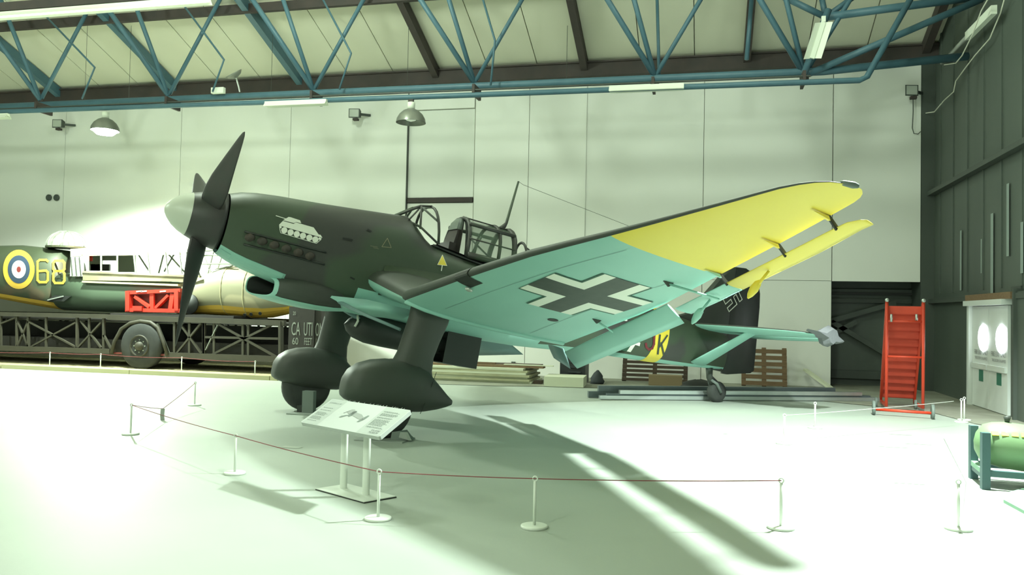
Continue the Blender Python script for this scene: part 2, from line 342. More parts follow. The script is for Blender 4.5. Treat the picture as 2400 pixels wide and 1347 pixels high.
# ---------------------------------------------------------------- pendant lamps
def pendant(i, x, y, z, power, cone, state):
    lab = {0: 'lit high bay pendant lamp glowing beside the white wall above the trailer', 1: 'unlit grey domed pendant lamp hanging above the nose of the aircraft', 2: 'bright pendant lamp above the right floor'}.get(i, 'unseen high bay pendant lamp elsewhere in the hall')
    t = thing('pendant_lamp', lab, 'lamp', (x, y, z), 'pendant lamps')
    R = .335
    MB().lathe([(0, R), (.09, R*.95), (.19, R*.78), (.27, R*.52), (.31, R*.26), (.315, R*.24), (.27, R*.46), (.18, R*.72), (.08, R*.9), (0, R*.97)], (x, y, z), n=28, caps=False).build('shade', 'lamp_shell', t, True)
    MB().lathe([(.30, .085), (.46, .085), (.47, .05)], (x, y, z), n=16).build('socket', 'batten', t, True)
    top = 6.42 if y > 16 else roofz(y)
    MB().box(x-.07, x+.05, y-.03, y+.03, z+.45, top).build('hanger', 'brown_steel', t)
    MB().lathe([(.03, .02), (.06, .11), (.12, .14), (.2, .12), (.25, .1), (.29, .03)] if state == 'dim' else [(-.12, .02), (-.09, .2), (0, .29), (.06, .27), (.15, .2), (.25, .1), (.29, .03)], (x, y, z), n=20).build('bulb', 'bulb_dim' if state == 'dim' else 'bulb_lit', t, True)  # lit bulbs swell below the rim to imitate lamp glare
    d = bpy.data.lights.new('lamp_light', 'SPOT'); d.energy = power; d.color = LCW if state == 'bright' else LC; d.spot_size = math.radians(cone); d.spot_blend = .35; d.shadow_soft_size = .16
    o = bpy.data.objects.new('lamp_light', d); COL.objects.link(o); o.parent = t; o.location = (0, 0, -.30)
for i, a in enumerate(LAMPS): pendant(i, *a)
for x, y, z, p in FILL_STRIPS:
    t = thing('fill_strip', 'unseen fluorescent fill strip added high under the hall roof', 'light fitting', (x, y, z), 'added fill strips')
    MB().box(x-1.2, x+1.2, y-.06, y+.06, z+.06, z+.13).build('body', 'batten', t)
    MB().tube([(x-1.2, y, z), (x+1.2, y, z)], .03, 8).build('tube', 'tube_lit', t)
    for k in (-1, 1): MB().box(x+k-.02, x+k+.02, y-.02, y+.02, z+.13, roofz(y)).build('hanger', 'brown_steel', t)
    d = bpy.data.lights.new('fill_glow', 'POINT'); d.energy = p; d.color = LC; d.shadow_soft_size = .5
    o = bpy.data.objects.new('fill_glow', d); COL.objects.link(o); o.parent = t; o.location = (0, 0, -.6)
# fluorescent battens
def batten(name, a, b, lab, lit=False, wd=.14):
    t = thing(name, lab, 'light fitting', a)
    MB().beam(a, b, wd*.55, .07).build('body', 'batten', t)
    a2 = np.array(a, float)-[0, 0, .06]; b2 = np.array(b, float)-[0, 0, .06]
    MB().tube([a2, b2], .02, 8).build('tube', 'tube_lit' if lit else 'batten', t)
    for s_ in (-1, 1):
        d = np.array(b, float)-np.array(a, float); n = np.cross(d, [0, 0, 1]); n /= np.linalg.norm(n)
        MB().add([np.array(a)+n*s_*wd*.27, np.array(b)+n*s_*wd*.27, np.array(b)+n*s_*wd*.75-[0, 0, .09], np.array(a)+n*s_*wd*.75-[0, 0, .09]], [(0, 1, 2, 3)]).build('reflector', 'batten', t)
batten('fluorescent_batten', onY(1428, 206, 16.9), onY(1603, 199, 16.9), 'white fluorescent batten under the blue pipe above the raised wing')
batten('fluorescent_batten', onY(622, 242, 16.9), onY(766, 236, 16.9), 'white fluorescent batten under the blue pipe above the propeller')
batten('fluorescent_batten', onY(-110, 274, 16.9), onY(20, 269, 16.9), 'white fluorescent batten above the trailer tail end')
TA, TB = onY(-60, 38, 14.0), onY(490, -4, 14.0)
batten('fluorescent_batten', TA, TB, 'long glowing fluorescent strip under a dark rail at the roof', True, .16)
tag(MB().beam(TA+[0, .05, .16], TB+[0, .05, .16], .12, .18).build('overhead_rail', 'brown_steel'), 'dark overhead rail carrying the glowing strip light', 'rail')
t = thing('angled_batten', 'pale ribbed fluorescent fitting hung at a slant from the truss end', 'light fitting', onY(1912, 135, 17.2))
d0, d1 = onY(1930, 52, 17.2), onY(1903, 137, 17.2)
MB().beam(d0, d1, .09, .05, (0, 1, 0)).build('body', 'batten', t)
for k in (-1, 1): MB().add([d0+[k*.04, 0, 0], d1+[k*.04, 0, 0], d1+[k*.17, -.07, -.03], d0+[k*.17, -.07, -.03]], [(0, 1, 2, 3)]).build('reflector', 'batten', t)
MB().box(d0[0]-.04, d0[0]+.04, d0[1]-.03, d0[1]+.03, d0[2], d0[2]+.12).build('end_cap', 'batten', t)
q0, q1 = onX(2330, 22, RX-.25), onX(2268, 85, RX-.25)
t = thing('wall_batten', 'white fluorescent fitting on a slanting pipe by the dark wall', 'light fitting', q1)
MB().beam(q0, q1, .10, .16).build('body', 'batten', t); MB().tube([q1, onX(2208, 148, RX-.1)], .045, 8).build('pipe_arm', 'metal_pale', t, True)
# wall floodlights
def flood(px, py, y, lab, dirx=1):
    c = onY(px, py, y); t = thing('wall_floodlight', lab, 'floodlight', c)
    MB().hexa([c+np.array(v) for v in ((-.16, -.12, -.13), (.14, -.06, -.13), (.12, .08, -.09), (-.12, .04, -.09), (-.16, -.12, .13), (.14, -.06, .13), (.12, .08, .09), (-.12, .04, .09))]).build('housing', 'dark_steel', t)
    MB().add([c+np.array(v) for v in ((-.135, -.125, -.10), (.115, -.068, -.10), (.115, -.068, .11), (-.135, -.125, .11))], [(0, 1, 2, 3)]).build('glass', 'flood_glass', t)
    MB().beam(c+[.1*dirx, .05, 0], c+[.3*dirx, WY-y, .02], .06, .06).build('bracket', 'dark_steel', t)
    MB().box(c[0]-.04, c[0]+.10, c[1]-.12, c[1], c[2]-.2, c[2]-.14).build('gear_box', 'brown_steel', t)
flood(140, 291, 20.7, 'small boxy floodlight on the white wall left of the lit pendant lamp'); flood(834, 267, 20.7, 'small boxy floodlight on the white wall beside the unlit pendant lamp'); flood(2136, 214, 20.7, 'small boxy floodlight at the dark corner post of the wall')
c = onY(552, 178, 17.3); t = thing('uplight_lamp', 'grey dish lamp on a stalk tilted upward above the truss', 'lamp', c)
MB().lathe([(0, .05), (.05, .16), (.12, .22), (.125, .215), (.05, .1)], c-np.array([-.02, 0, .05]), (-.35, -.45, .8), 20, False).build('dish', 'lamp_shell', t, True)
MB().tube([c-[-.02, 0, .05], c+[.1, 0, -.28], onY(562, 215, 17.3)], .02, 6).build('stalk', 'metal_pale', t)
c = onY(511, 212, 17.4); tag(MB().box(c[0]-.17, c[0]+.17, 17.36, 17.46, c[2]-.07, c[2]+.07).build('junction_box', 'batten'), 'pale rectangular box fixed to the truss chord', 'box')
for px in (115, 133): c = onY(px, 463, WY-.03); t = MB().lathe([(0, .1), (.03, .1), (.05, .08)], c, (0, -1, 0), 16).build('wall_disc', 'dark_steel'); tag(t, 'dark round disc fitted on the white wall above the turret', 'disc', 'pair of wall discs')
tag(MB().tube([onX(2355, -5, RX-.12), onX(2345, 30, RX-.12), onX(2320, 90, RX-.12), onX(2285, 130, RX-.12), onX(2262, 160, RX-.12), onX(2240, 190, RX-.12), onX(2235, 215, RX-.12), onX(2213, 235, RX-.12), onX(2190, 262, RX-.12), onY(2170, 265, 20.95)], .012, 5).build('loose_cable', 'wire'), 'pale loose cable dangling down the dark corner', 'cable')
tag(MB().tube([onX(2318, -6, RX-.45), onX(2300, 25, RX-.45), onX(2280, 80, RX-.45), onX(2255, 130, RX-.4), onX(2240, 148, RX-.3), onX(2213, 152, RX-.12)], .012, 5).build('loose_cable', 'wire'), 'pale loose cable looping below the slanting wall light', 'cable')
tag(MB().tube([onY(2140, 230, 20.95), onY(2140, 262, 20.95), onY(2138, 300, 20.95), onY(2142, 313, 20.95), onY(2152, 314, 20.95), onY(2158, 308, 20.95)], .010, 5).build('loose_cable', 'dark_steel'), 'thin dark cable hanging below the corner floodlight', 'cable')
for i in range(6):
    px = (308, 640, 958, 1330, 1541, 205)[i]; e = onY(px, 60, 18.0)
    tag(MB().tube([e, (e[0], e[1], TZ)], .006, 4).build('drop_wire', 'dark_green'), 'thin hanging wire between roof and truss', 'wire', 'hanging wires')
# ---------------------------------------------------------------- fire exit doors in the right wall
dr = thing('door_1', 'white double fire exit doors with glowing round spots in the dark wall', 'door', (RX, 16.97, 0)); dr['kind'] = 'structure'
def dY(px): return onX(px, 800, RX)[1]
MB().box(RX-.14, RX+.02, 17.94, 18.06, 0, 2.0).build('jamb', 'door_white', dr); MB().box(RX-.03, RX+.02, 15.5, 15.96, 0, 2.3).build('jamb', 'dark_steel', dr)
MB().box(RX-.2, RX+.02, 15.9, 18.1, 1.98, 2.08).build('head', 'door_white', dr); MB().box(RX-.16, RX, 15.6, 18.1, 2.08, 2.2).build('lintel', 'wood', dr)
for a, b in ((16.975, 17.93), (15.99, 16.965)):
    lf = MB().box(RX-.07, RX-.02, a, b, .02, 1.97).build('leaf', 'door_white', dr)
    MB().box(RX-.11, RX-.07, a+.03, b-.03, .76, .86).build('push_bar', 'door_white', lf)
    text_part('lettering', 'FIRE EXIT ONLY', (RX-.075, (a+b)/2-.05, 1.08), (0, -.78, 0), (0, 0, .09), 'door_text', lf)
    text_part('lettering', 'THIS DOOR IS ALARMED', (RX-.075, (a+b)/2-.05, .965), (0, -.72, 0), (0, 0, .055), 'door_text', lf)
    MB().box(RX-.076, RX-.07, a+.30, a+.54, .52, .74).build('notice', 'sign_green', lf)
    MB().lathe([(0, .25), (.02, .25), (.03, .2)], (RX-.07, a+.30, 1.36), (-1, 0, 0), 24).build('round_spot', 'glow', lf)  # bright spot on each leaf, modelled as an emissive disc
t = thing('dark_doorway', 'dark green framed doorway beyond the fire exit doors', 'doorway', (RX, 14.9, 0))
MB().box(RX-.10, RX, 14.6, 15.45, 0, 2.2).build('leaf', 'dark_clad', t); MB().box(RX-.16, RX, 15.45, 15.5, 0, 2.25).build('frame', 'dark_steel', t)

# ================================================================ THE DIVE BOMBER
AM = Matrix(AR.tolist()).to_4x4(); AM.translation = Vector(A((2.87, 0, -2.463)))
ac = thing('dive_bomber', 'dark green dive bomber with pale blue underside, cranked wing and yellow wing tip', 'aircraft', M=AM)
def ab(mb, name, m, parent=None, smooth=True): return mb.build(name, m, parent or ac, smooth, xf=A)
# fuselage sections: x, top, bottom, half width, exponent
FS = [(.74, .395, -.43, .40, 2.0), (.9, .46, -.50, .42, 2.05), (1.1, .505, -.56, .435, 2.1), (1.4, .545, -.62, .45, 2.2), (2.0, .60, -.74, .49, 2.4), (2.45, .65, -.80, .52, 2.5), (3.0, .715, -.82, .545, 2.6), (3.28, .755, -.83, .555, 2.6),
      (3.42, .66, -.835, .56, 2.7), (3.58, .50, -.84, .565, 2.9), (3.72, .40, -.845, .57, 3.2), (4.2, .335, -.855, .575, 3.4), (5.0, .27, -.86, .565, 3.4), (5.7, .27, -.83, .545, 3.0), (5.95, .40, -.81, .53, 2.6), (6.3, .50, -.78, .51, 2.4), (7.0, .46, -.72, .47, 2.3),
      (7.65, .42, -.665, .43, 2.3), (8.6, .37, -.615, .36, 2.2), (9.5, .31, -.55, .27, 2.2), (10.0, .28, -.50, .20, 2.1), (10.45, .25, -.47, .10, 2.0)]
FA = np.array(FS)
def fsec(x): return [np.interp(x, FA[:, 0], FA[:, k]) for k in range(1, 5)]
def ring(x, s=1.0, n=40):
    t, b, hw, e = fsec(x); zc, hz = (t+b)/2, (t-b)/2; out = []
    for j in range(n):
        a = 2*math.pi*(j+.5)/n; c_, s_ = math.cos(a), math.sin(a)
        out.append((x, math.copysign(abs(c_)**(2/e), c_)*hw*s, zc+math.copysign(abs(s_)**(2/e), s_)*hz*s))
    return out
def fside(x, z):       # port side surface y
    t, b, hw, e = fsec(x); zc, hz = (t+b)/2, (t-b)/2; q = min(abs((z-zc)/hz), .97)
    return -hw*(1-q**e)**(1/e)
def fpix(px, py, off=.008):   # pixel -> port fuselage surface
    y = -.45
    for _ in range(8): p = aY(px, py, y); y = fside(p[0], p[2])-off
    p = aY(px, py, y); return p
xs = sorted(set([f[0] for f in FS]+list(np.arange(.9, 10.4, .25))))
N = 40; rings = [ring(x, n=N) for x in xs]
up = MB(); lo = MB()
def belly(i, j):       # ring columns around the bottom
    a = (j+1)/N*360; d = abs(a-270); x = xs[i]; return d < (38 if x < 1.5 else 30 if x < 2.5 or x > 5.75 else 62)
fv = [p for r in rings for p in r]
for tgt, flag in ((up, False), (lo, True)):
    fs = []
    for i in range(len(rings)-1):
        for j in range(N):
            if belly(i, j) == flag: fs.append((i*N+j, i*N+(j+1) % N, (i+1)*N+(j+1) % N, (i+1)*N+j))
    used = sorted({k for f in fs for k in f}); mp = {k: i for i, k in enumerate(used)}
    tgt.add([fv[k] for k in used], [tuple(mp[k] for k in f) for f in fs])
fus = ab(up, 'fuselage', 'green_fus'); ab(lo, 'fuselage_underside', 'sky_blue')
MB().loft([ring(xs[0], n=N), ring(xs[0], .05, n=N)], False)
# chin radiator bath with intake
ch = MB(); CS = [(1.43, -.60, -.87, .27), (1.55, -.56, -.90, .33), (1.8, -.5, -.92, .39), (2.1, -.5, -.92, .42), (2.4, -.5, -.90, .40), (2.62, -.5, -.86, .34)]
def cring(x, t, b, hw, n=24, e=3.2):
    zc, hz = (t+b)/2, (t-b)/2
    return [(x, math.copysign(abs(math.cos(a))**(2/e), math.cos(a))*hw, zc+math.copysign(abs(math.sin(a))**(2/e), math.sin(a))*hz) for a in [2*math.pi*(j+.5)/n for j in range(n)]]
def shear(rg, k): return [(p[0]-p[1]*k, p[1], p[2]) for p in rg]
cr_ = [shear(cring(*c), k) for c, k in zip(CS, (.48, .40, .25, .1, 0, 0))]; ch.loft(cr_, False); chin = ab(ch, 'radiator_bath', 'dark_green')
cb = MB(); n = 24
for i in range(len(cr_)-1):
    for j in range(n):
        a = (j+1)/n*360
        if abs(a-270) < 50:
            q = [cr_[i][j], cr_[i][(j+1) % n], cr_[i+1][(j+1) % n], cr_[i+1][j]]; cb.add([(p[0], p[1]*1.006, p[2]-.005) for p in q], [(0, 1, 2, 3)])
ab(cb, 'radiator_underside', 'sky_blue', chin)
ab(MB().loft([shear(cring(1.46, -.59, -.885, .295), .47), shear(cring(1.412, -.60, -.87, .27), .48), shear(cring(1.42, -.612, -.858, .255), .48)], False), 'intake_lip', 'sky_blue', chin)
ab(MB().loft([shear(cring(1.415, -.61, -.86, .258), .48), shear(cring(1.60, -.62, -.85, .25), .3), cring(1.78, -.62, -.85, .25)], False), 'intake_duct', 'black', chin)
ab(MB().add(cring(1.77, -.64, -.83, .25), [tuple(range(24))]), 'radiator_core', 'black', chin, False)
# nose blue lip under the cowling
nl = MB(); R_ = [ring(x, 1.012, n=N) for x in (.76, .9, 1.1, 1.3, 1.5, 1.62)]
for i in range(5):
    for j in range(N):
        if abs((j+1)/N*360-270) < (34, 44, 44, 44, 42)[i]: nl.add([R_[i][j], R_[i][(j+1) % N], R_[i+1][(j+1) % N], R_[i+1][j]], [(0, 1, 2, 3)])
ab(nl, 'cowl_lip', 'sky_blue', fus)
# exhaust stubs
for k in range(6):
    x = 1.06+k*.165; z = -.165-.012*k; y = fside(x, z)
    ab(MB().loft([[(x+math.cos(a)*.06-.03*q, y-.01-q*.055, z+math.sin(a)*.052-q*.02) for a in [2*math.pi*j/12 for j in range(12)]] for q in (-.6, 0, 1)]), 'exhaust_stub', 'exhaust')
ex = MB()
for (x0, x1, z0, z1) in ((.97, 2.08, -.11, -.105), (1.0, 2.1, -.275, -.265)):
    P = [(x0+(x1-x0)*k/8, z0-.025*k/8) for k in range(9)]; ex.tube([(x, fside(x, z)-.01, z) for x, z in P], .014, 6)
ab(ex, 'exhaust_fairing', 'black_green', fus)
# spinner and blades
sp_ = thing_sp = ab(MB().lathe([(.0, .005), (.012, .055), (.05, .115), (.12, .19), (.2, .245), (.3, .292)], (0, 0, 0), (1, 0, 0), 32, False), 'spinner_cap', 'spinner_pale')
sb = ab(MB().lathe([(.3, .292), (.42, .335), (.55, .37), (.66, .39), (.72, .395), (.725, .33)], (0, 0, 0), (1, 0, 0), 32, False), 'spinner', 'blade')
PHI = math.radians(58.5); PR = 1.757
for k in range(3):
    a = PHI+k*2*math.pi/3; rd = np.array([0, -math.sin(a), math.cos(a)]); tg = np.array([0, -math.cos(a), -math.sin(a)]); ax = np.array([1., 0, 0])
    rr = []
    for s_, c_, th, tw in ((.20, .22, .12, 56), (.34, .31, .10, 52), (.5, .345, .075, 48), (.75, .33, .055, 43), (1.0, .275, .042, 38), (1.25, .21, .030, 34), (1.48, .145, .02, 31), (1.62, .10, .014, 29), (1.71, .06, .009, 28), (PR, .012, .004, 26)):
        ct, st = math.cos(math.radians(tw)), math.sin(math.radians(tw)); cd = tg*ct+ax*st; nd = -tg*st+ax*ct
        rr.append([np.array([.5, 0, 0])+rd*s_+cd*c_*.5*math.cos(q)+nd*th*.5*math.sin(q) for q in [2*math.pi*j/14 for j in range(14)]])
    ab(MB().loft(rr), 'propeller_blade', 'blade')
# ---------------------------------------------------------------- wings
LE = np.array([(0, 2.78), (.55, 2.76), (1.0, 2.72), (1.6, 2.68), (2.08, 2.66), (3.36, 2.79), (4.49, 2.95), (5.53, 3.20), (6.17, 3.335), (6.78, 3.455), (7.11, 3.52), (7.28, 3.60), (7.38, 3.69), (7.44, 3.79), (7.475, 3.90)])
TE = np.array([(0, 5.3), (2.0, 5.24), (2.84, 5.14), (3.83, 5.02), (4.37, 4.92), (5.46, 4.63), (6.07, 4.47), (6.6, 4.33), (6.97, 4.22), (7.14, 4.17), (7.30, 4.12), (7.40, 4.07), (7.45, 4.01), (7.475, 3.95)])
def lowz(x, s):        # reference plane of the lower surface, s = distance from centre line
    if s >= 2.05: return -1.104-.0234*x+.2172*s
    return (-1.104-.0234*x+.2172*2.05)+(2.05-s)*.19
THK = np.array([(0, .17), (2.05, .155), (4.5, .125), (6.5, .10), (7.2, .09), (7.5, .05)])
UC = [0, .006, .02, .05, .1, .18, .3, .45, .6, .75, .88, 1.0]
def yt(u): return 5*(.2969*math.sqrt(u)-.126*u-.3516*u*u+.2843*u**3-.1015*u**4)
def wsec(s):
    x0, x1 = np.interp(s, LE[:, 0], LE[:, 1]), np.interp(s, TE[:, 0], TE[:, 1]); c_ = x1-x0; t = np.interp(s, THK[:, 0], THK[:, 1])
    U = []; L_ = []
    for u in UC:
        x = x0+u*c_; z0 = lowz(x, s); h_ = yt(u)*t*c_
        bowl = .30*h_
        base = z0+.045*c_*.6*(1-u)
        lf_ = .45+max(0, 2.05-s)*.40
        U.append((x, base+h_*1.25)); L_.append((x, base-h_*lf_))
    return U, L_
def lower_surf(x, s, off=.006):
    x0, x1 = np.interp(s, LE[:, 0], LE[:, 1]), np.interp(s, TE[:, 0], TE[:, 1]); c_ = x1-x0; u = min(max((x-x0)/c_, 0.0), 1.0); t = np.interp(s, THK[:, 0], THK[:, 1])
    return lowz(x, s)+.027*c_*(1-u)-.45*yt(u)*t*c_-off
def wing(side, stations, nU, nL, nT):
    secs = [wsec(s) for s in stations]; n = len(UC)
    def grid(sel, lo_hi, tst=None):
        mb = MB(); k0, k1 = lo_hi
        for i in range(len(stations)-1):
            if tst and not tst((stations[i]+stations[i+1])/2): continue
            for k in range(k0, k1):
                q = [(secs[i][sel][k], stations[i]), (secs[i+1][sel][k], stations[i+1]), (secs[i+1][sel][k+1], stations[i+1]), (secs[i][sel][k+1], stations[i])]
                mb.add([(p[0], side*s, p[1]) for p, s in q], [(0, 1, 2, 3)])
        return mb
    def weld(mb):
        d = {}; vs = []; fs = []
        for f in mb.f:
            g = []
            for i in f:
                key = tuple(round(c, 4) for c in mb.v[i])
                if key not in d: d[key] = len(vs); vs.append(mb.v[i])
                g.append(d[key])
            g2 = [k for i, k in enumerate(g) if k != g[i-1]]
            if len(g2) > 2: fs.append(tuple(g2))
        mb.v, mb.f = vs, fs; return mb
    kb_ = 2 if nT else 0; u = grid(0, (0, n-1)); l0 = grid(1, (0, kb_)); u.add(l0.v, l0.f)
    up_ = ab(weld(u), nU, 'dark_green')
    ab(weld(grid(1, (kb_, n-1), lambda s: s < 5.4)), nL, 'sky_blue', up_)
    if nT: ab(weld(grid(1, (2, n-1), lambda s: s >= 5.4)), nT, 'yellow', up_)
    return up_
OUT = [2.05, 2.2, 2.6, 3.2, 3.8, 4.4, 4.9, 5.4, 5.9, 6.4, 6.8, 7.05, 7.2, 7.3, 7.38, 7.43, 7.46, 7.474]
INN = [.3, .6, .9, 1.2, 1.6, 1.9, 2.05]
wing_p = wing(-1, OUT, 'outer_wing', 'wing_underside', 'yellow_tip'); wing_s = wing(1, OUT, 'outer_wing', 'wing_underside', 'yellow_tip')
inn_p = wing(-1, INN, 'inner_wing', 'inner_wing_underside', None); wing(1, INN, 'inner_wing', 'inner_wing_underside', None)
# root fillet blending wing into the fuselage
for s_ in (-1, 1):
    rr = []
    for x in np.linspace(2.95, 5.6, 9):
        k = math.sin((x-2.95)/2.65*math.pi)**.6; rr.append([(x, s_*(.50), -.05+.10*k), (x, s_*(.60+.10*k), -.22), (x, s_*(.78+.12*k), -.38), (x, s_*.5, -.55)])
    ab(MB().loft(rr), 'wing_fillet', 'green_fus')
# kink cover strip under the wing joint
for s_ in (-1, 1): ab(MB().tube([(x, s_*2.05, lower_surf(x, 2.05, .0)) for x in np.linspace(2.72, 5.2, 10)], .035, 8), 'joint_strip', 'sky_blue', wing_p if s_ < 0 else wing_s)
# underside cross (port and starboard)
def cross_polys(cx, cy, hw, hl, ww, ow):
    P = {'black': [[[(cx-hl, cy-hw), (cx+hl, cy-hw), (cx+hl, cy+hw), (cx-hl, cy+hw)]], [[(cx-hw, cy-hl), (cx+hw, cy-hl), (cx+hw, cy-hw), (cx-hw, cy-hw)]], [[(cx-hw, cy+hw), (cx+hw, cy+hw), (cx+hw, cy+hl), (cx-hw, cy+hl)]]], 'white': [], 'line': []}
    for sx in (-1, 1):
        for sy in (-1, 1):
            a, b, e = hw, hw+ww, hw+ww+ow; T = lambda L: [(cx+sx*p[0], cy+sy*p[1]) for p in L]
            P['white'].append([T([(a, a), (hl, a), (hl, b), (b, b), (b, hl), (a, hl)])]); P['line'].append([T([(b, b), (hl, b), (hl, e), (e, e), (e, hl), (b, hl)])])
    return P
for s_, wg in ((-1, wing_p), (1, wing_s)):
    P = cross_polys(4.07, 3.97, .165, .70, .155, .03)
    for k, m in (('black', 'decal_black'), ('white', 'decal_white'), ('line', 'decal_dark')):
        for PP in ([P[k]] if k == 'black' else [[q_] for q_ in P[k]]): decal('cross_'+k, PP, lambda x, y: (x, s_*y, lower_surf(x, y, .007)), m, wg, .12, xf=A)
hx, hy = 4.37, 2.93; decal('drain_hole', [[circ(hx, hy, .075, .055)]], lambda x, y: (x, -y, lower_surf(x, y, .006)), 'black', wing_p, .2, xf=A)
# panel lines under the wing
for x_, a, b in ((3.15, 2.3, 5.3), (4.55, 2.2, 4.9)):
    ln = stroke([(np.interp(s, LE[:, 0], LE[:, 1])+(x_-2.66)*(1-(s-2)/11), s) for s in np.linspace(a, b, 10)], .006)
    decal('panel_line', ln, lambda x, y: (x, -y, lower_surf(x, y, .004)), 'grey_blue', wing_p, .5, xf=A)
# landing light in the leading edge
ll = MB(); rr = []
for s in (3.18, 3.26, 3.34, 3.42):
    U, L_ = wsec(s); rr.append([(p[0], -s, p[1]) for p in (U[3], U[2], U[1], U[0], L_[1], L_[2], L_[3], L_[4])])
mbl = MB(); nn_ = 8
for i in range(3):
    for j in range(7): mbl.add([(p[0]-.008, p[1], p[2]-.003) for p in (rr[i][j], rr[i][j+1], rr[i+1][j+1], rr[i+1][j])], [(0, 1, 2, 3)])
ab(mbl, 'landing_light', 'black_green', wing_p)
q = lower_surf(2.98, 3.33, .02); ab(MB().lathe([(0, .05), (.02, .045), (.03, .02)], (2.97, -3.2, lower_surf(2.97, 3.2, .03)), (-.3, 0, -1), 12), 'light_lens', 'metal_pale', wing_p)
ab(MB().lathe([(-.07, .01), (-.04, .022), (.04, .028), (.08, .018)], (3.84, -7.44, lower_surf(3.85, 7.4)+.03), (.9, -.4, 0), 12), 'navigation_light', 'jack_grey', wing_p)
# double-wing flap and ailerons hung behind and below the trailing edge
def slat(name, pts, m, parent, t=.16, m_up='dark_green'):
    """pts: list of (LE xyz, TE xyz)"""
    rr = []
    for a, b in pts:
        a, b = np.array(a), np.array(b); d = b-a; c_ = np.linalg.norm(d); d = d/c_; nrm = np.cross(d, [0, 1, 0]); nrm /= np.linalg.norm(nrm); nrm = nrm if nrm[2] > 0 else -nrm
        rr.append([a+d*u*c_+nrm*yt(u)*t*c_*.6 for u in (1, .7, .4, .2, .06, 0)]+[a+d*u*c_-nrm*yt(u)*t*c_*.55 for u in (.02, .06, .2, .4, .7)])
    return ab(MB().loft(rr), name, m, parent)
fp = [((5.27, -2.02, -.90), (5.53, -2.02, -1.10)), ((4.88, -4.42, -.29), (5.17, -4.44, -.46))]
def lerp(p, k): return tuple(tuple(np.array(p[0][i])*(1-k)+np.array(p[1][i])*k) for i in range(2))
slat('flap', [lerp(fp, k) for k in (0, .25, .5, .75, 1)], 'sky_blue', wing_p)
slat('flap', [tuple((p[0], -p[1], p[2]) for p in lerp(fp, k)) for k in (0, .25, .5, .75, 1)], 'sky_blue', wing_s)
ailL = [(4.47, 4.97), (5.0, 4.82), (5.46, 4.71), (6.07, 4.55), (6.6, 4.41), (7.0, 4.30), (7.18, 4.25)]
def ail(sgn, par):
    def st(s, x, c_): return ((x, sgn*s, lowz(x, s)-.075), (x+c_, sgn*s, lowz(x+c_, s)-.085))
    slat('inner_aileron', [st(4.47, 4.97, .26), st(5.0, 4.83, .27), st(5.44, 4.715, .26)], 'sky_blue', par)
    slat('outer_aileron', [st(5.45, 4.712, .26), st(6.07, 4.55, .255), st(6.6, 4.41, .25), st(7.0, 4.30, .22), st(7.14, 4.27, .20), st(7.24, 4.30, .15), st(7.27, 4.34, .10)], 'yellow', par)
    for s, x in ((5.45, 4.60), (6.35, 4.37), (7.02, 4.17)):
        z = lowz(x, s); mt = 'black'
        ab(MB().prism([(x-.03, sgn*(s-.008), z-.01), (x+.03, sgn*(s-.008), z-.0), (x+.15, sgn*(s-.008), z-.07), (x+.13, sgn*(s-.008), z-.105), (x+.06, sgn*(s-.008), z-.06)], (0, sgn*.016, 0)), 'hinge_arm', mt, par, False)
        ab(MB().prism([(x-.20, sgn*(s-.014), z-.02), (x+.0, sgn*(s-.014), z-.01), (x+.03, sgn*(s-.014), z-.045)], (0, sgn*.028, 0)), 'hinge_fairing', 'yellow' if s > 5.46 else 'sky_blue', par, False)
    for s, x, m in ((5.02, 4.95, 'sky_blue'), (6.02, 4.68, 'yellow')):      # mass balances
        z = lowz(x, s)-.10
        ab(MB().tube([(x, sgn*s, z), (x-.03, sgn*(s-.05), z-.10), (x-.05, sgn*(s-.09), z-.18)], [.012, .016, .02], 8), 'balance_arm', m, par)
        ab(MB().lathe([(0, .01), (.03, .035), (.10, .045), (.17, .03), (.21, .008)], (x-.03, sgn*(s-.07), z-.10), (-.15, sgn*-.45, -.9), 12), 'mass_balance', m, par)
    for (s0, x0), (s1, x1) in (((4.92, 4.42), (5.18, 4.92)), ((3.3, 4.78), (3.2, 5.35))):
        ab(MB().tube([(x0, sgn*s0, lower_surf(x0, s0, .02)), (x1, sgn*s1, lowz(x1, s1)-.14)], .013, 8), 'control_rod', 'sky_blue', par)
        ab(MB().prism([(x0-.08, sgn*(s0-.012), lower_surf(x0, s0, 0)), (x0+.06, sgn*(s0-.012), lower_surf(x0, s0, 0)), (x0, sgn*(s0-.012), lower_surf(x0, s0, .05))], (0, sgn*.024, 0)), 'rod_bracket', 'dark_green', par, False)
ail(-1, wing_p); ail(1, wing_s)
# inner flaps lowered
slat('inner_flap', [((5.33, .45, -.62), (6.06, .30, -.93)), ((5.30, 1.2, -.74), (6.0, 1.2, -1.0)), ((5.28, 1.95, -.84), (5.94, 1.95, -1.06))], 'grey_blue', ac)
slat('inner_flap', [((5.26, -1.97, -.85), (5.45, -1.97, -1.12)), ((5.42, -1.35, -.79), (5.56, -1.35, -.98))], 'grey_blue', ac)
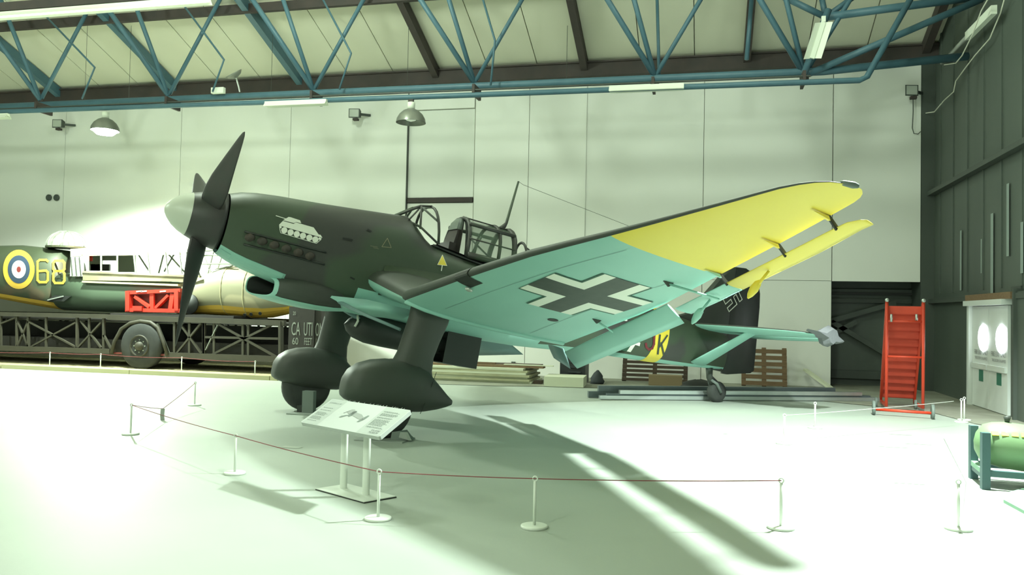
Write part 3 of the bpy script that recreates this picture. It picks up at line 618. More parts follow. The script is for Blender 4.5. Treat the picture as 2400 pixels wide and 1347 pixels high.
# ---------------------------------------------------------------- undercarriage
def gear(sg):
    def sec(cx, cz, ln_, wd, y): return [(cx+ln_*.5*math.cos(a)+(.06*ln_ if math.cos(a) > 0 else 0)*math.cos(a), sg*y+wd*.5*math.sin(a), cz) for a in [2*math.pi*j/20 for j in range(20)]]
    ln_ = [sec(3.235, -.66, .55, .36, 1.72), sec(3.23, -.85, .53, .35, 1.70), sec(3.19, -1.1, .50, .33, 1.67), sec(3.16, -1.32, .49, .32, 1.65), sec(3.14, -1.5, .56, .35, 1.63), sec(3.1, -1.75, .8, .40, 1.62)]
    lg = ab(MB().loft(ln_), 'leg_fairing', 'dark_green')
    SPT = [(2.285, -1.80, -1.95, .10), (2.30, -1.72, -2.0, .16), (2.35, -1.63, -2.03, .22), (2.45, -1.545, -2.055, .265), (2.6, -1.48, -2.075, .29), (2.8, -1.435, -2.085, .305), (3.0, -1.42, -2.08, .30), (3.2, -1.43, -2.07, .285), (3.36, -1.49, -2.05, .25), (3.46, -1.57, -2.03, .215), (3.6, -1.67, -1.99, .165), (3.74, -1.77, -1.94, .10), (3.83, -1.825, -1.90, .05), (3.845, -1.85, -1.88, .015)]
    rr = []
    for x, t, b, hw in SPT:
        zc, hz = (t+b)/2, (t-b)/2; e = 2.7
        rr.append([(x, sg*1.62+math.copysign(abs(math.cos(a))**(2/e), math.cos(a))*hw, zc+math.copysign(abs(math.sin(a))**(2/e), math.sin(a))*hz) for a in [2*math.pi*(j+.5)/24 for j in range(24)]])
    spt = ab(MB().loft(rr), 'wheel_spat', 'dark_green')
    P = [(3.42, -1.5), (3.37, -1.8), (3.30, -2.06)]
    ab(MB().tube([(x, sg*1.62+np.sign(sg)*0-(.235 if sg < 0 else -.235), z) for x, z in P], .004, 5), 'panel_seam', 'black', spt)
    ab(MB().lathe([(-.11, .28), (-.10, .36), (-.05, .395), (.05, .395), (.10, .36), (.11, .28)], (2.87, sg*1.62, -2.065), (0, 1, 0), 32), 'wheel', 'rubber')
gear(-1); gear(1)
# belly frames and release bars
ab(MB().tube([aY(783, 701, -.30), aY(850, 735, -.75), aY(938, 772, -1.35)], [.030, .024, .022], 8), 'bomb_swing_arm', 'grey_blue')
ab(MB().tube([aY(805, 725, -.1), aY(842, 748, -.1)], .03, 8), 'bomb_swing_arm', 'grey_blue')
ab(MB().loft([[(2.30, -.45, -.70), (2.30, -.18, -.86), (2.34, -.18, -.82)], [(2.75, -.62, -.66), (2.8, -.35, -.88), (2.84, -.35, -.83)], [(3.3, -1.2, -.72), (3.2, -.9, -.86), (3.24, -.9, -.80)]]), 'root_fairing', 'sky_blue')
# ---------------------------------------------------------------- cockpit
def hoop(x0, hw, zb, zt, lean=0, n=14, xl=0, e=2.6):
    out = []
    for k in range(n+1):
        a = math.pi*k/n; c_, s_ = math.cos(a), math.sin(a); f_ = abs(s_)**(2/e)
        out.append((x0+lean*f_, -math.copysign(abs(c_)**(2/e), c_)*hw, zb+(zt-zb)*f_))
    return out
ws = ab(MB().tube(hoop(3.76, .46, .40, 1.0, -.08), .022, 8), 'windscreen_hoop', 'green_fus')
for a, b, r in (((3.16, -.10, .72), (3.50, -.15, .96), .020), ((3.16, .10, .72), (3.50, .15, .96), .020), ((3.50, -.15, .96), (3.68, -.15, 1.0), .016), ((3.50, .15, .96), (3.68, .15, 1.0), .016), ((3.50, -.15, .96), (3.50, .15, .96), .018), ((3.50, -.17, .95), (3.42, -.46, .56), .018), ((3.50, .17, .95), (3.42, .46, .56), .018), ((3.50, -.20, .93), (3.72, -.40, .74), .016), ((3.26, -.36, .66), (3.44, -.22, .88), .014), ((3.16, -.10, .72), (3.42, -.46, .58), .018), ((3.42, -.46, .58), (3.75, -.47, .40), .018)):
    ab(MB().tube([a, b], r, 6), 'windscreen_frame', 'green_fus', ws)
gl = MB(); H1, H0 = hoop(3.74, .45, .41, .99, -.08), [(3.42, -.46, .57), (3.44, -.44, .64), (3.46, -.40, .73), (3.47, -.34, .82), (3.48, -.26, .89), (3.49, -.2, .93), (3.5, -.1, .955), (3.5, 0, .96)]
H0 = H0[:-1]+[H0[-1]]+[(p[0], -p[1], p[2]) for p in reversed(H0[:-1])]
for i in range(14): gl.add([H0[i], H0[i+1], H1[i+1], H1[i]], [(0, 1, 2, 3)])
gl.add([(3.17, -.10, .72), (3.17, .10, .72), (3.5, .15, .955), (3.5, -.15, .955)], [(0, 1, 2, 3)])
ab(gl, 'windscreen_pane', 'screen_glass', ws)
cans = thing_can = ab(MB().tube(hoop(4.27, .44, .33, .98, .02), .03, 8), 'canopy_hoop', 'green_fus')
ab(MB().tube(hoop(5.12, .42, .36, .985, .0), .045, 8), 'canopy_hoop', 'green_fus', cans)
ab(MB().tube(hoop(4.84, .43, .38, .99, .0), .032, 6), 'canopy_hoop', 'green_fus', cans)
for z0, z1, y0, y1, r in ((.36, .38, -.46, -.44, .05), (.62, .63, -.45, -.43, .012), (.86, .87, -.36, -.34, .03), (.36, .38, .46, .44, .05), (.86, .87, .36, .34, .03), (.985, .985, -.12, -.12, .012), (.985, .985, .12, .12, .012)):
    ab(MB().tube([(4.27, y0, z0), (5.12, y1, z1)], r, 6), 'canopy_rail', 'green_fus', cans)
cg = MB(); h0, h1 = hoop(4.28, .435, .34, .975, .02), hoop(5.11, .415, .37, .98, 0)
for i in range(14): cg.add([h0[i], h0[i+1], h1[i+1], h1[i]], [(0, 1, 2, 3)])
ab(cg, 'canopy_pane', 'canopy_glass', cans)
st = ab(MB().loft([[(4.10, -.2, .36), (4.10, .2, .36), (4.26, .2, .34), (4.26, -.2, .34)], [(4.17, -.17, .70), (4.17, .17, .70), (4.27, .17, .70), (4.27, -.17, .70)], [(4.20, -.12, .84), (4.20, .12, .84), (4.29, .12, .84), (4.29, -.12, .84)], [(4.24, -.07, .955), (4.24, .07, .955), (4.31, .07, .965), (4.31, -.07, .965)]]), 'pilot_seat', 'seat_brown', None, 'auto')
ab(MB().loft([[(4.165, -.15, .77), (4.165, .15, .77), (4.25, .15, .77), (4.25, -.15, .77)], [(4.185, -.13, .89), (4.185, .13, .89), (4.27, .13, .89), (4.27, -.13, .89)], [(4.23, -.07, .965), (4.23, .07, .965), (4.29, .07, .965), (4.29, -.07, .965)]]), 'headrest', 'seat_grey', st, 'auto')
ab(MB().box(4.05, 4.17, -.22, .22, .36, .53), 'seat_cushion', 'seat_brown', st, False)
ab(MB().tube(hoop(4.36, .22, .36, 1.01, -.04, e=2.0), .020, 8), 'roll_hoop', 'black_green', st)
ab(MB().box(4.42, 4.9, -.34, .34, .25, .40), 'radio_rack', 'black_green', None, False)
ab(MB().tube([(4.55, 0, .4), (4.75, .1, .8)], .02, 6), 'radio_frame', 'dark_steel'); ab(MB().tube([(4.9, -.2, .4), (4.6, .2, .75)], .015, 6), 'radio_frame', 'dark_steel')
# dark well of the cockpit floor
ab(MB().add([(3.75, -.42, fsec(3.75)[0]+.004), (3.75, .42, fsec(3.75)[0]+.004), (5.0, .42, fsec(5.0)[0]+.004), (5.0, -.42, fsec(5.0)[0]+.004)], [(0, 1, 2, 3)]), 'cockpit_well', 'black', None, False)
ab(MB().tube([(x, fside(x, fsec(x)[0]-.05)-.0, fsec(x)[0]-.02) for x in np.linspace(3.72, 5.6, 10)], .022, 6), 'cockpit_sill', 'black_green', fus)
ms = ab(MB().tube([(5.02, 0, .98), (5.08, 0, 1.06), (5.11, 0, 1.12), (5.20, 0, 1.86)], [.055, .04, .026, .017], 8), 'aerial_mast', 'green_fus')
ab(MB().tube([(5.20, 0, 1.86), (5.30, 0, 1.83), (10.6, 0, 1.58)], .0035, 4), 'aerial_wire', 'dark_green', ms)
gr = ab(MB().tube(hoop(5.52, .25, .30, .87, -.06, e=2.2), .022, 8), 'gunner_hoop', 'green_fus')
for a, b in (((5.2, -.3, .36), (5.62, -.25, .42)), ((5.48, -.1, .80), (5.85, -.05, .70)), ((5.55, -.2, .66), (5.85, -.05, .70)), ((5.58, -.2, .55), (5.80, -.1, .62)), ((5.24, -.36, .3), (5.26, -.36, .62))): ab(MB().tube([a, b], .014, 6), 'gunner_frame', 'green_fus', gr)
# ---------------------------------------------------------------- tail
FIN = [(8.95, .30), (9.3, .44), (9.61, .78), (9.85, 1.08), (10.12, 1.42), (10.35, 1.57), (10.45, 1.60), (10.45, -.50), (10.2, -.50), (9.9, .0)]
RUD = [(10.46, 1.60), (10.72, 1.635), (10.9, 1.59), (11.03, 1.50), (11.14, 1.38), (11.21, 1.22), (11.25, .95), (11.29, .34), (11.33, -.34), (11.24, -.405), (11.0, -.45), (10.6, -.53), (10.46, -.535)]
def plate(pts, t0, name, m, parent=None):
    n = len(pts); cx = np.mean([p[0] for p in pts]); cz = np.mean([p[1] for p in pts]); inn = [(cx+(p[0]-cx)*.86, cz+(p[1]-cz)*.9) for p in pts]
    return ab(MB().loft([[(p[0], -t0*.9, p[1]) for p in inn], [(p[0], -t0*.35, p[1]) for p in pts], [(p[0], t0*.35, p[1]) for p in pts], [(p[0], t0*.9, p[1]) for p in inn]]), name, m, parent, 'auto')
fin = plate(FIN, .07, 'fin', 'dark_green'); rud = plate(RUD, .06, 'rudder', 'black_green')
ab(MB().box(10.3, 10.6, -.075, -.068, 1.0, 1.005), 'hinge_line', 'black', rud, False)
# tail marking outlined in white
g = [(-.5, 2.5), (-.5, .5), (-2.5, .5), (-2.5, -2.5), (-1.5, -2.5), (-1.5, -.5), (-.5, -.5), (-.5, -2.5), (2.5, -2.5), (2.5, -1.5), (.5, -1.5), (.5, -.5), (2.5, -.5), (2.5, 2.5), (1.5, 2.5), (1.5, .5), (.5, .5), (.5, 1.5), (-2.5, 1.5), (-2.5, 2.5)]
g = [(-.5, .5), (-2.5, .5), (-2.5, -2.5), (-1.5, -2.5), (-1.5, -.5), (-.5, -.5), (-.5, -2.5), (2.5, -2.5), (2.5, -1.5), (.5, -1.5), (.5, -.5), (2.5, -.5), (2.5, 2.5), (1.5, 2.5), (1.5, .5), (.5, .5), (.5, 2.5), (-2.5, 2.5), (-2.5, 1.5), (-.5, 1.5)]
ca, sa = math.cos(math.radians(45)), math.sin(math.radians(45)); k_ = .088
g = [(10.36+k_*(-p[0]*ca-p[1]*sa), 0.99+k_*(-p[0]*sa+p[1]*ca)) for p in g]
decal('tail_outline', stroke(g, .018, True), lambda x, z: (x, -.075, z), 'decal_white', fin, 1, xf=A)
# tailplanes, struts
def tailplane(sg):
    T = [(9.30, 10.42, .30), (9.40, 10.45, .9), (9.53, 10.44, 1.5), (9.68, 10.42, 2.05), (9.80, 10.40, 2.3), (9.98, 10.36, 2.46), (10.1, 10.3, 2.5)]
    def S_(x0, x1, s, t):
        U = [0, .01, .05, .15, .35, .6, .85, 1]; c_ = x1-x0
        return [(x0+u*c_, sg*s, .235+yt(u)*t*c_*.9) for u in U]+[(x0+u*c_, sg*s, .235-yt(u)*t*c_*.9) for u in reversed(U[1:-1])]
    secs = [S_(*t, .11 if t[2] < 2.4 else .06) for t in T]; n = len(secs[0]); u = MB(); l = MB()
    for i in range(len(secs)-1):
        for j in range(n): (u if j < 8 else l).add([secs[i][j], secs[i][(j+1) % n], secs[i+1][(j+1) % n], secs[i+1][j]], [(0, 1, 2, 3)])
    u.add(secs[-1], [tuple(range(n))])
    tp = ab(u, 'tailplane', 'dark_green'); ab(l, 'tailplane_underside', 'sky_blue', tp)
    E_ = [(10.45, 10.85, .45), (10.46, 10.88, 1.2), (10.45, 10.80, 1.95), (10.44, 10.62, 2.3), (10.42, 10.5, 2.42)]
    e = [S_(*t, .12) for t in E_]; el = MB(); el.loft(e); ab(el, 'elevator', 'sky_blue', tp)
    rr = []
    for k in range(6):
        q = k/5; c_ = np.array([9.62, sg*.20, -.46])*(1-q)+np.array([9.93, sg*1.12, .215])*q; wd = .20-.08*q
        rr.append([c_+np.array([math.cos(a)*wd, 0, math.sin(a)*.035]) for a in [2*math.pi*j/12 for j in range(12)]])
    ab(MB().loft(rr), 'tailplane_strut', 'sky_blue', tp)
    return tp
tailplane(-1); tailplane(1)
# grey cover wrapped over the elevator horn
cv = [aY(px, py, -2.5) for px, py in ((1893, 770), (1918, 776), (1930, 768), (1942, 762), (1952, 768), (1957, 786), (1976, 803), (1960, 806), (1948, 804), (1940, 813), (1930, 806), (1926, 792), (1912, 783))]
cvr = MB().loft([[p+np.array([.03, -.10, 0]) for p in [np.mean(cv, axis=0)+(q-np.mean(cv, axis=0))*.7 for q in cv]], cv, [p+np.array([.06, .14, .0]) for p in [np.mean(cv, axis=0)+(q-np.mean(cv, axis=0))*.85 for q in cv]]])
tag(cvr.build('horn_cover', 'cloth', None, 'auto', xf=A), 'grey cloth cover wrapped over the tailplane tip', 'cover')
# tail wheel
ab(MB().lathe([(-.085, .12), (-.08, .18), (-.04, .205), (.04, .205), (.08, .18), (.085, .12)], (10.40, 0, -.905), (0, 1, 0), 24), 'tail_wheel', 'rubber')
ab(MB().tube([(10.12, 0, -.48), (10.16, 0, -.66), (10.24, 0, -.76)], [.07, .06, .055], 10), 'tail_leg', 'dark_green')
for s_ in (-1, 1): ab(MB().tube([(10.18, s_*.03, -.70), (10.28, s_*.10, -.76), (10.41, s_*.115, -.91)], .03, 8), 'tail_fork', 'jack_grey')
ab(MB().tube([(10.15, -.02, -.62), (10.40, -.02, -.74)], .025, 8), 'tail_link', 'black')
# ---------------------------------------------------------------- markings on the fuselage
def px_decal(name, polys, m, parent=fus, maxe=9, off=.008): return decal(name, polys, lambda x, y: fpix(x, y, off), m, parent, maxe, xf=A)
def cz(L, ox=640, oy=490, s=13.471): return [(ox+p[0]/s, oy+p[1]/s) for p in L]
px_decal('tank_emblem', [[cz([(315, 350), (490, 245), (560, 255), (850, 350), (890, 440), (720, 405), (660, 440)])], [cz([(190, 490), (310, 370), (650, 465), (715, 415), (1280, 575), (1440, 800), (1500, 810), (1560, 905), (200, 515)])]]
         + [[cz(circ(*c, 98, None, 18))] for c in ((355, 665), (555, 730), (750, 785), (945, 840), (1145, 900), (1335, 955))] + [[cz(circ(235, 565, 40, None, 12))], [cz(circ(1470, 930, 38, None, 12))]]
         + stroke(cz([(95, 205), (390, 300)]), 1.7) + stroke(cz([(200, 515), (215, 640), (240, 745), (1370, 1080), (1510, 960), (1520, 910)]), 1.3), 'decal_white')
px_decal('triangle_mark', stroke([(908, 558), (895, 578), (917, 580)], 1.1, True), 'hull_tan')
px_decal('triangle_mark', [[[(1037, 598), (1026, 620), (1047, 622)]]], 'yellow'); px_decal('triangle_outline', stroke([(1037, 597), (1025.5, 620), (1047.5, 622.5)], .9, True) + stroke([(1036.5, 622), (1034.5, 634)], 2.2), 'decal_white', off=.012)
px_decal('stencil_text', stroke([(868, 576), (885, 579)], .7) + stroke([(875, 580), (887, 583)], .7), 'hull_tan')
bm_ = MB().loft([ring(x, 1.008, n=N) for x in (8.32, 8.5, 8.66)], False); ab(bm_, 'fuselage_band', 'yellow', fus)
px_decal('code_letter', stroke([(1547, 785), (1542, 829)], 4.2) + stroke([(1564, 786), (1546, 812)], 4.0) + stroke([(1550, 803), (1556, 831)], 4.0), 'decal_black', off=.016)
px_decal('code_letter', stroke([(1534, 783), (1533, 806), (1529, 816), (1521, 819), (1515, 813), (1514, 805)], 5.0), 'decal_red', off=.012)
px_decal('fuselage_cross', [[[(1486, 799), (1501, 803), (1499, 811), (1489, 808), (1478, 825), (1469, 823)]], [[(1448, 819), (1457, 812), (1455, 821), (1450, 821)]], [[(1464, 745), (1471, 744), (1470, 752), (1464, 752)]]], 'decal_white', off=.012)
px_decal('fuselage_cross_fill', [[[(1430, 795), (1486, 790), (1484, 800), (1468, 823), (1440, 817)]]], 'decal_dark', off=.01)
# small cowl details
for px, py, l in ((815, 560, 26), (820, 562, 10), (866, 540, 9), (826, 652, 10)): px_decal('vent_slot', stroke([(px-l*.4, py-2), (px+l*.4, py+2)], 4), 'black', off=.01)
# ================================================================ bomb under the belly
BZ = -1.03
bt = thing('aerial_bomb', 'dark finned bomb slung under the belly between the wheel spats', 'bomb', A((3.7, 0, BZ-.27)))
MB().lathe([(0, .01), (.06, .10), (.16, .17), (.34, .215), (.6, .225), (1.15, .22), (1.45, .18), (1.8, .10), (2.0, .05)], (2.72, 0, BZ), (1, 0, -.01), 24).build('body', 'black_green', bt, True, xf=A)
for s1, s2 in ((1, 1), (1, -1), (-1, 1), (-1, -1)):
    MB().prism([(4.25, s1*.10, BZ+s2*.10-.02), (4.30, s1*.28, BZ+s2*.28-.02), (4.88, s1*.28, BZ+s2*.28-.02), (4.62, s1*.05, BZ+s2*.05-.02)], (0, .006, .006)).build('fin', 'black_green', bt, xf=A)
for a, b in (((-.28, -.28), (-.28, .28)), ((-.28, .28), (.28, .28)), ((.28, .28), (.28, -.28)), ((.28, -.28), (-.28, -.28))):
    MB().hexa([(4.28, a[0], BZ+a[1]-.02), (4.88, a[0], BZ+a[1]-.02), (4.88, b[0], BZ+b[1]-.02), (4.28, b[0], BZ+b[1]-.02)]+[(4.28, a[0]*.97, BZ+a[1]*.97-.02), (4.88, a[0]*.97, BZ+a[1]*.97-.02), (4.88, b[0]*.97, BZ+b[1]*.97-.02), (4.28, b[0]*.97, BZ+b[1]*.97-.02)]).build('fin_box', 'black_green', bt, xf=A)
MB().tube([aY(838, 738, -.2), aY(839, 752, -.2), aY(832, 765, -.2)], .018, 8).build('lug_strap', 'spinner_pale', bt, True, xf=A)

# ================================================================ TRAILER
TF = 18.1; TB_ = 20.3
tl = thing('lattice_trailer', 'long drab lattice-sided trailer carrying an old fuselage behind the kerb', 'trailer', (-14, 19.2, 0))
def T(px, py, y=TF): return onY(px, py, y)
def cA(x, y): return (x/3.368, 500+y/3.368)
def cB(x, y): return (350+x/3.962, 560+y/3.962)
def bar(a, b, wd, name='lattice_bar', m='trailer', y=TF, d=.06, back=True):
    p, q = T(*a, y), T(*b, y)
    MB().beam(p, q, d, wd).build(name, m, tl)
    if back: MB().beam(p+[0, TB_-TF-.1, 0], q+[0, TB_-TF-.1, 0], d, wd).build(name, m, tl)
bar((-400, 727), (255, 741), .11, 'top_rail', d=.12); bar((255, 743), (668, 757), .13, 'top_rail', d=.12)
bar((-400, 803), (260, 823), .13, 'bottom_rail', d=.12); bar((389, 832), (668, 842), .15, 'bottom_rail', d=.12)
for x in (-330, -230, -130, -50, 2): bar((x, 737), (x, 815), .05)
for x0 in (-330, -230, -130): bar((x0, 740), (x0+100, 812), .045); bar((x0, 812), (x0+100, 740), .045)
for x in (135, 225, 365, 610, 705, 820): a = cA(x, 800); bar((a[0], 739), (a[0], 818), .06 if x not in (365, 705) else .04)
for a, b in (((140, 850), (225, 1050)), ((225, 850), (140, 1050)), ((230, 855), (610, 1060)), ((600, 860), (240, 1055)), ((640, 850), (800, 1060)), ((800, 860), (620, 1055)), ((5, 870), (130, 820)), ((820, 960), (890, 1090))): bar(cA(*a), cA(*b), .04)
for x in (1380, 1495, 1610): a = cA(x, 900); bar((a[0], 748), (a[0], 834), .07 if x != 1495 else .035)
for a, b in (((1415, 860), (1590, 1105)), ((1590, 865), (1395, 1105))): bar(cA(*a), cA(*b), .045)
for x, w_ in ((510, .07), (600, .03), (870, .05), (920, .05), (1222, .16)): a = cB(x, 900); bar((a[0], 752), (a[0], 838), w_)
for a, b in (((620, 775), (1180, 1095)), ((1180, 775), (580, 1075)), ((520, 910), (1200, 925))): bar(cB(*a), cB(*b), .055)
bar(cB(640, 790), cB(525, 1030), .015, m='metal_pale', back=False)
MB().tube([T(*cA(*p), TF-.05) for p in ((880, 1105), (905, 1010), (960, 910), (1030, 865), (1110, 850), (1190, 860), (1245, 900), (1290, 1010), (1325, 1115))], .05, 8).build('wheel_arch', 'trailer', tl, True)
bar(cA(1240, 870), cA(1330, 1105), .06, back=False, m='frame_grey')
for px, py in ((480, 942), (500, 1052), (10, 1052)): pass
a, b = T(-420, 742, TF+.05), T(664, 760, TF+.05)
MB().box(a[0], b[0], TF+.1, TB_-.1, 1.20, 1.27).build('deck', 'trailer_dark', tl)
MB().box(a[0], b[0], TF+.25, TB_-.2, .35, .72).build('underframe', 'trailer_dark', tl)
MB().box(a[0], b[0], TF-.02, TF+.04, .36, .41).build('red_rail', 'trailer_red', tl)
MB().box(a[0], b[0], TF+1.0, TF+1.2, .72, 1.15).build('centre_boxes', 'trailer_dark', tl)
for px0, px1 in ((255, 545),): p, q = T(px0, 735, TF+.2), T(px1, 735, TF+.2); MB().box(p[0], q[0], TF+.25, TB_-.3, 1.27, 1.42).build('bearer', 'trailer_dark', tl)
wc = T(328, 813, TF-.1)
wh = MB().lathe([(-.14, .36), (-.13, .54), (-.08, .60), (.08, .60), (.13, .54), (.14, .36)], (wc[0], TF+.02, .60), (0, 1, 0), 36).build('wheel', 'tyre', tl, True)
MB().lathe([(0, .30), (.03, .28), (.06, .27), (.02, .24), (.0, .12), (.08, .1), (.1, .04)], (wc[0], TF-.10, .60), (0, -1, 0), 28).build('hub', 'trailer', wh, True)
for j in range(8):
    a_ = 2*math.pi*j/8; MB().lathe([(0, .018), (.03, .018)], (wc[0]+math.cos(a_)*.16, TF-.10, .60+math.sin(a_)*.16), (0, -1, 0), 8).build('nut', 'frame_grey', wh)
MB().lathe([(-.14, .36), (-.13, .54), (-.08, .60), (.08, .60), (.13, .54), (.14, .36)], (wc[0], TB_-.1, .60), (0, 1, 0), 28).build('wheel', 'tyre', tl, True)
# tail boards with lettering
for k, (x0, x1) in enumerate(((678, 708), (710, 734), (735, 766))):
    y = TF-.12-.03*(k % 2); p, q = T(x0, 718, y), T(x1, 850, y)
    bd = MB().box(p[0], q[0], y, y+.05, max(q[2], .35), p[2]).build('tail_board', 'trailer_dark', tl)
    def tx(s, cx, cy, w_, h_): c = T(cx, cy, y-.006); text_part('lettering', s, c, (w_*.0112, 0, 0), (0, 0, h_*.0112), 'print_mid', bd)
    tx(('CA', 'UTI', 'ON')[k], (693.5, 722, 748)[k], (770, 771, 772)[k], (21, 20, 17)[k], 29)
    tx(('60', 'FEET', 'LON')[k], (692, 722, 748)[k], (799, 800, 801)[k], (14, 18, 15)[k], 15)
    if k == 0: tx('20', 690, 734, 7, 8)
# ================================================================ FUSELAGE ON THE TRAILER
HY = 19.25
hl = thing('stored_fuselage', 'old bomber fuselage with roundel and number 68 resting on the trailer', 'aircraft', (-14, HY, 1.7))
def P_(px, py, y=HY): return onY(px, py, y)
# hull sections by picture column: (px, top py, bottom py, half width)
def hull(secs, name, m, lowpart=None, frac=None, caps=True, e=2.4):
    rr = []
    for px, pt, pb, hw in secs:
        t, b = P_(px, pt), P_(px, pb); zc, hz = (t[2]+b[2])/2, (t[2]-b[2])/2; x = t[0]
        rr.append([(x, HY+math.copysign(abs(math.cos(a))**(2/e), math.cos(a))*hw, zc+math.copysign(abs(math.sin(a))**(2/e), math.sin(a))*hz) for a in [2*math.pi*(j+.5)/28 for j in range(28)]])
    o = MB().loft(rr, caps).build(name, m, hl, True)
    if lowpart:
        mb = MB(); n = 28
        for i in range(len(rr)-1):
            for j in range(n):
                if abs((j+1)/n*360-270) < frac: mb.add([(q[0], HY+(q[1]-HY)*1.01, q[2]-.006) for q in (rr[i][j], rr[i][(j+1) % n], rr[i+1][(j+1) % n], rr[i+1][j])], [(0, 1, 2, 3)])
        mb.build('underside', lowpart, o, True)
    return o
REAR = [(-420, 590, 660, .30), (-250, 583, 672, .40), (-100, 578, 686, .50), (0, 576, 698, .58), (60, 575, 709, .62), (110, 580, 718, .64), (165, 588, 727, .66)]
rear = hull(REAR, 'rear_hull', 'hull_camo', 'hull_yellow', 40)
LOW = [(165, 637, 727, .66), (260, 640, 731, .66), (340, 644, 733, .66), (435, 650, 733, .66), (470, 652, 735, .66)]
lowr = hull(LOW, 'lower_hull', 'hull_green', None)
NOSE = [(432, 650, 736, .66), (470, 651, 736, .66), (484, 650, 736, .66), (500, 640, 737, .66), (520, 628, 738, .65), (545, 622, 739, .64), (600, 626, 745, .60), (640, 640, 744, .54), (680, 660, 735, .42), (715, 680, 722, .2)]
nose = hull(NOSE, 'nose_hull', 'hull_tan', 'hull_yellow', 58)
# nose skin ribs
for px in (551, 600):
    q = [s for s in NOSE]; pt, pb, hw = [np.interp(px, [s[0] for s in NOSE], [s[k] for s in NOSE]) for k in (1, 2, 3)]
    t, b = P_(px, pt), P_(px, pb); zc, hz = (t[2]+b[2])/2, (t[2]-b[2])/2
    MB().tube([(t[0], HY+math.cos(a)*abs(math.cos(a))**(2/2.4-1)*hw*1.005, zc+math.copysign(abs(math.sin(a))**(2/2.4), math.sin(a))*hz*1.005) for a in [math.pi*(.5+k/14) for k in range(15)]], .012, 5).build('skin_rib', 'hull_pale', nose)
for px, py in ((574, 738), (589, 736), (610, 734)): c = P_(px, py, HY-.5); MB().lathe([(0, .045), (.02, .045)], c, (0, -1, -.4), 12).build('drain_port', 'black', nose)
# upper deck over the opened cockpit, sills, frames
NS = HY-.66
MB().hexa([P_(165, 600, NS+.1), P_(440, 596, NS+.1), P_(440, 592, HY+.4), P_(165, 592, HY+.4), P_(165, 585, NS+.15), P_(440, 588, NS+.15), P_(440, 582, HY+.3), P_(165, 578, HY+.3)]).build('upper_deck', 'hull_pale', hl)  # pale colour stands in for the strong light on the deck top
sl = MB().beam(P_(195, 637, NS), P_(470, 648, NS), .08, .05).build('sill', 'hull_tan', hl)
MB().beam(P_(195, 660, NS-.03), P_(420, 668, NS-.03), .10, .05).build('wing_root_edge', 'hull_pale', hl)
MB().box(*(P_(195, 640, NS)[0], P_(440, 640, NS)[0]), NS-.01, NS+.05, P_(300, 658, NS)[2], P_(300, 642, NS)[2]).build('side_strip', 'hull_tan', hl)
for px in (167, 195, 207, 237, 275, 313, 345, 387, 420, 436): MB().beam(P_(px, 590, NS+.08), P_(px+ (0 if px < 300 else 6), 642, NS+.05), .035, .03, (0, 1, 0)).build('window_post', 'frame_grey', hl)
for a, b in (((320, 590), (350, 636)), ((385, 590), (372, 640)), ((410, 592), (385, 636)), ((395, 596), (435, 640)), ((450, 585), (470, 652)), ((472, 585), (500, 652)), ((500, 590), (485, 650)), ((520, 600), (505, 645))): MB().tube([P_(*a, HY+.1), P_(*b, HY+.1)], .025, 6).build('inner_frame', 'frame_grey', hl)
for z0, z1 in ((598, 602), (618, 622)): MB().tube([P_(440, z0, NS+.1), P_(545, z1-4, NS+.2)], .022, 6).build('cockpit_rail', 'frame_grey', hl)
MB().tube([P_(440, 588, NS+.1), P_(500, 586, NS+.15), P_(560, 606, HY), P_(545, 622, HY-.3), P_(500, 636, NS+.2), P_(486, 652, NS+.15)], .03, 6).build('cockpit_coaming', 'frame_grey', hl)
MB().beam(P_(434, 586, NS), P_(500, 584, NS), .05, .05).build('cockpit_rail', 'frame_grey', hl)
def inner(px0, px1, py0, py1, m, nm, y=HY+.3): p, q = P_(px0, py1, y), P_(px1, py0, y); MB().box(p[0], q[0], y, y+.06, p[2], q[2]).build(nm, m, hl)
inner(206, 238, 588, 634, 'frame_grey', 'bulkhead'); inner(238, 275, 588, 610, 'frame_grey', 'bulkhead'); inner(275, 316, 588, 637, 'frame_grey', 'bulkhead'); inner(212, 256, 619, 634, 'black_green', 'equipment_box'); inner(165, 170, 602, 645, 'black_green', 'equipment_box')
p = P_(213, 605, HY); MB().lathe([(0, .05), (.16, .05)], p-np.array([0, 0, .08]), (0, 0, 1), 10).build('extinguisher', 'rig_red', hl, True)
# window notch in the rear hull
p, q = P_(164, 647, NS-.02), P_(194, 601, NS-.02); nw = MB().box(p[0], q[0], NS-.02, NS+.02, p[2], q[2]).build('side_window', 'decal_white', hl)
for k in range(3): MB().beam(P_(166+k*10, 602, NS-.03), P_(170+k*10, 646, NS-.03), .02, .03, (0, 1, 0)).build('window_bar', 'dark_green', nw)
# dorsal turret dome
c = P_(156, 577, HY); dm = MB().lathe([(0, .50), (.12, .50), (.24, .45), (.34, .36), (.42, .22), (.45, .02)], (c[0], HY, c[2]-.02), (0, 0, 1), 28).build('turret_dome', 'dome_glass', hl, True)
for k in range(5):
    a_ = math.pi*k/5; MB().tube([(c[0]+math.cos(a_)*r*1.01, HY+math.sin(a_)*r*1.01, c[2]-.02+d) for d, r in ((0, .5), (.12, .5), (.24, .45), (.34, .36), (.42, .22), (.45, 0), (.42, -.22), (.34, -.36), (.24, -.45), (.12, -.5), (0, -.5))], .014, 5).build('dome_frame', 'frame_grey', dm)
MB().lathe([(0, .53), (.05, .53)], (c[0], HY, c[2]-.06), (0, 0, 1), 28).build('turret_ring', 'hull_camo', dm)
MB().tube([(c[0]-.15, HY-.1, c[2]), (c[0]+.05, HY-.1, c[2]+.25), (c[0]+.2, HY-.1, c[2])], .02, 6).build('gun_frame', 'frame_grey', dm)
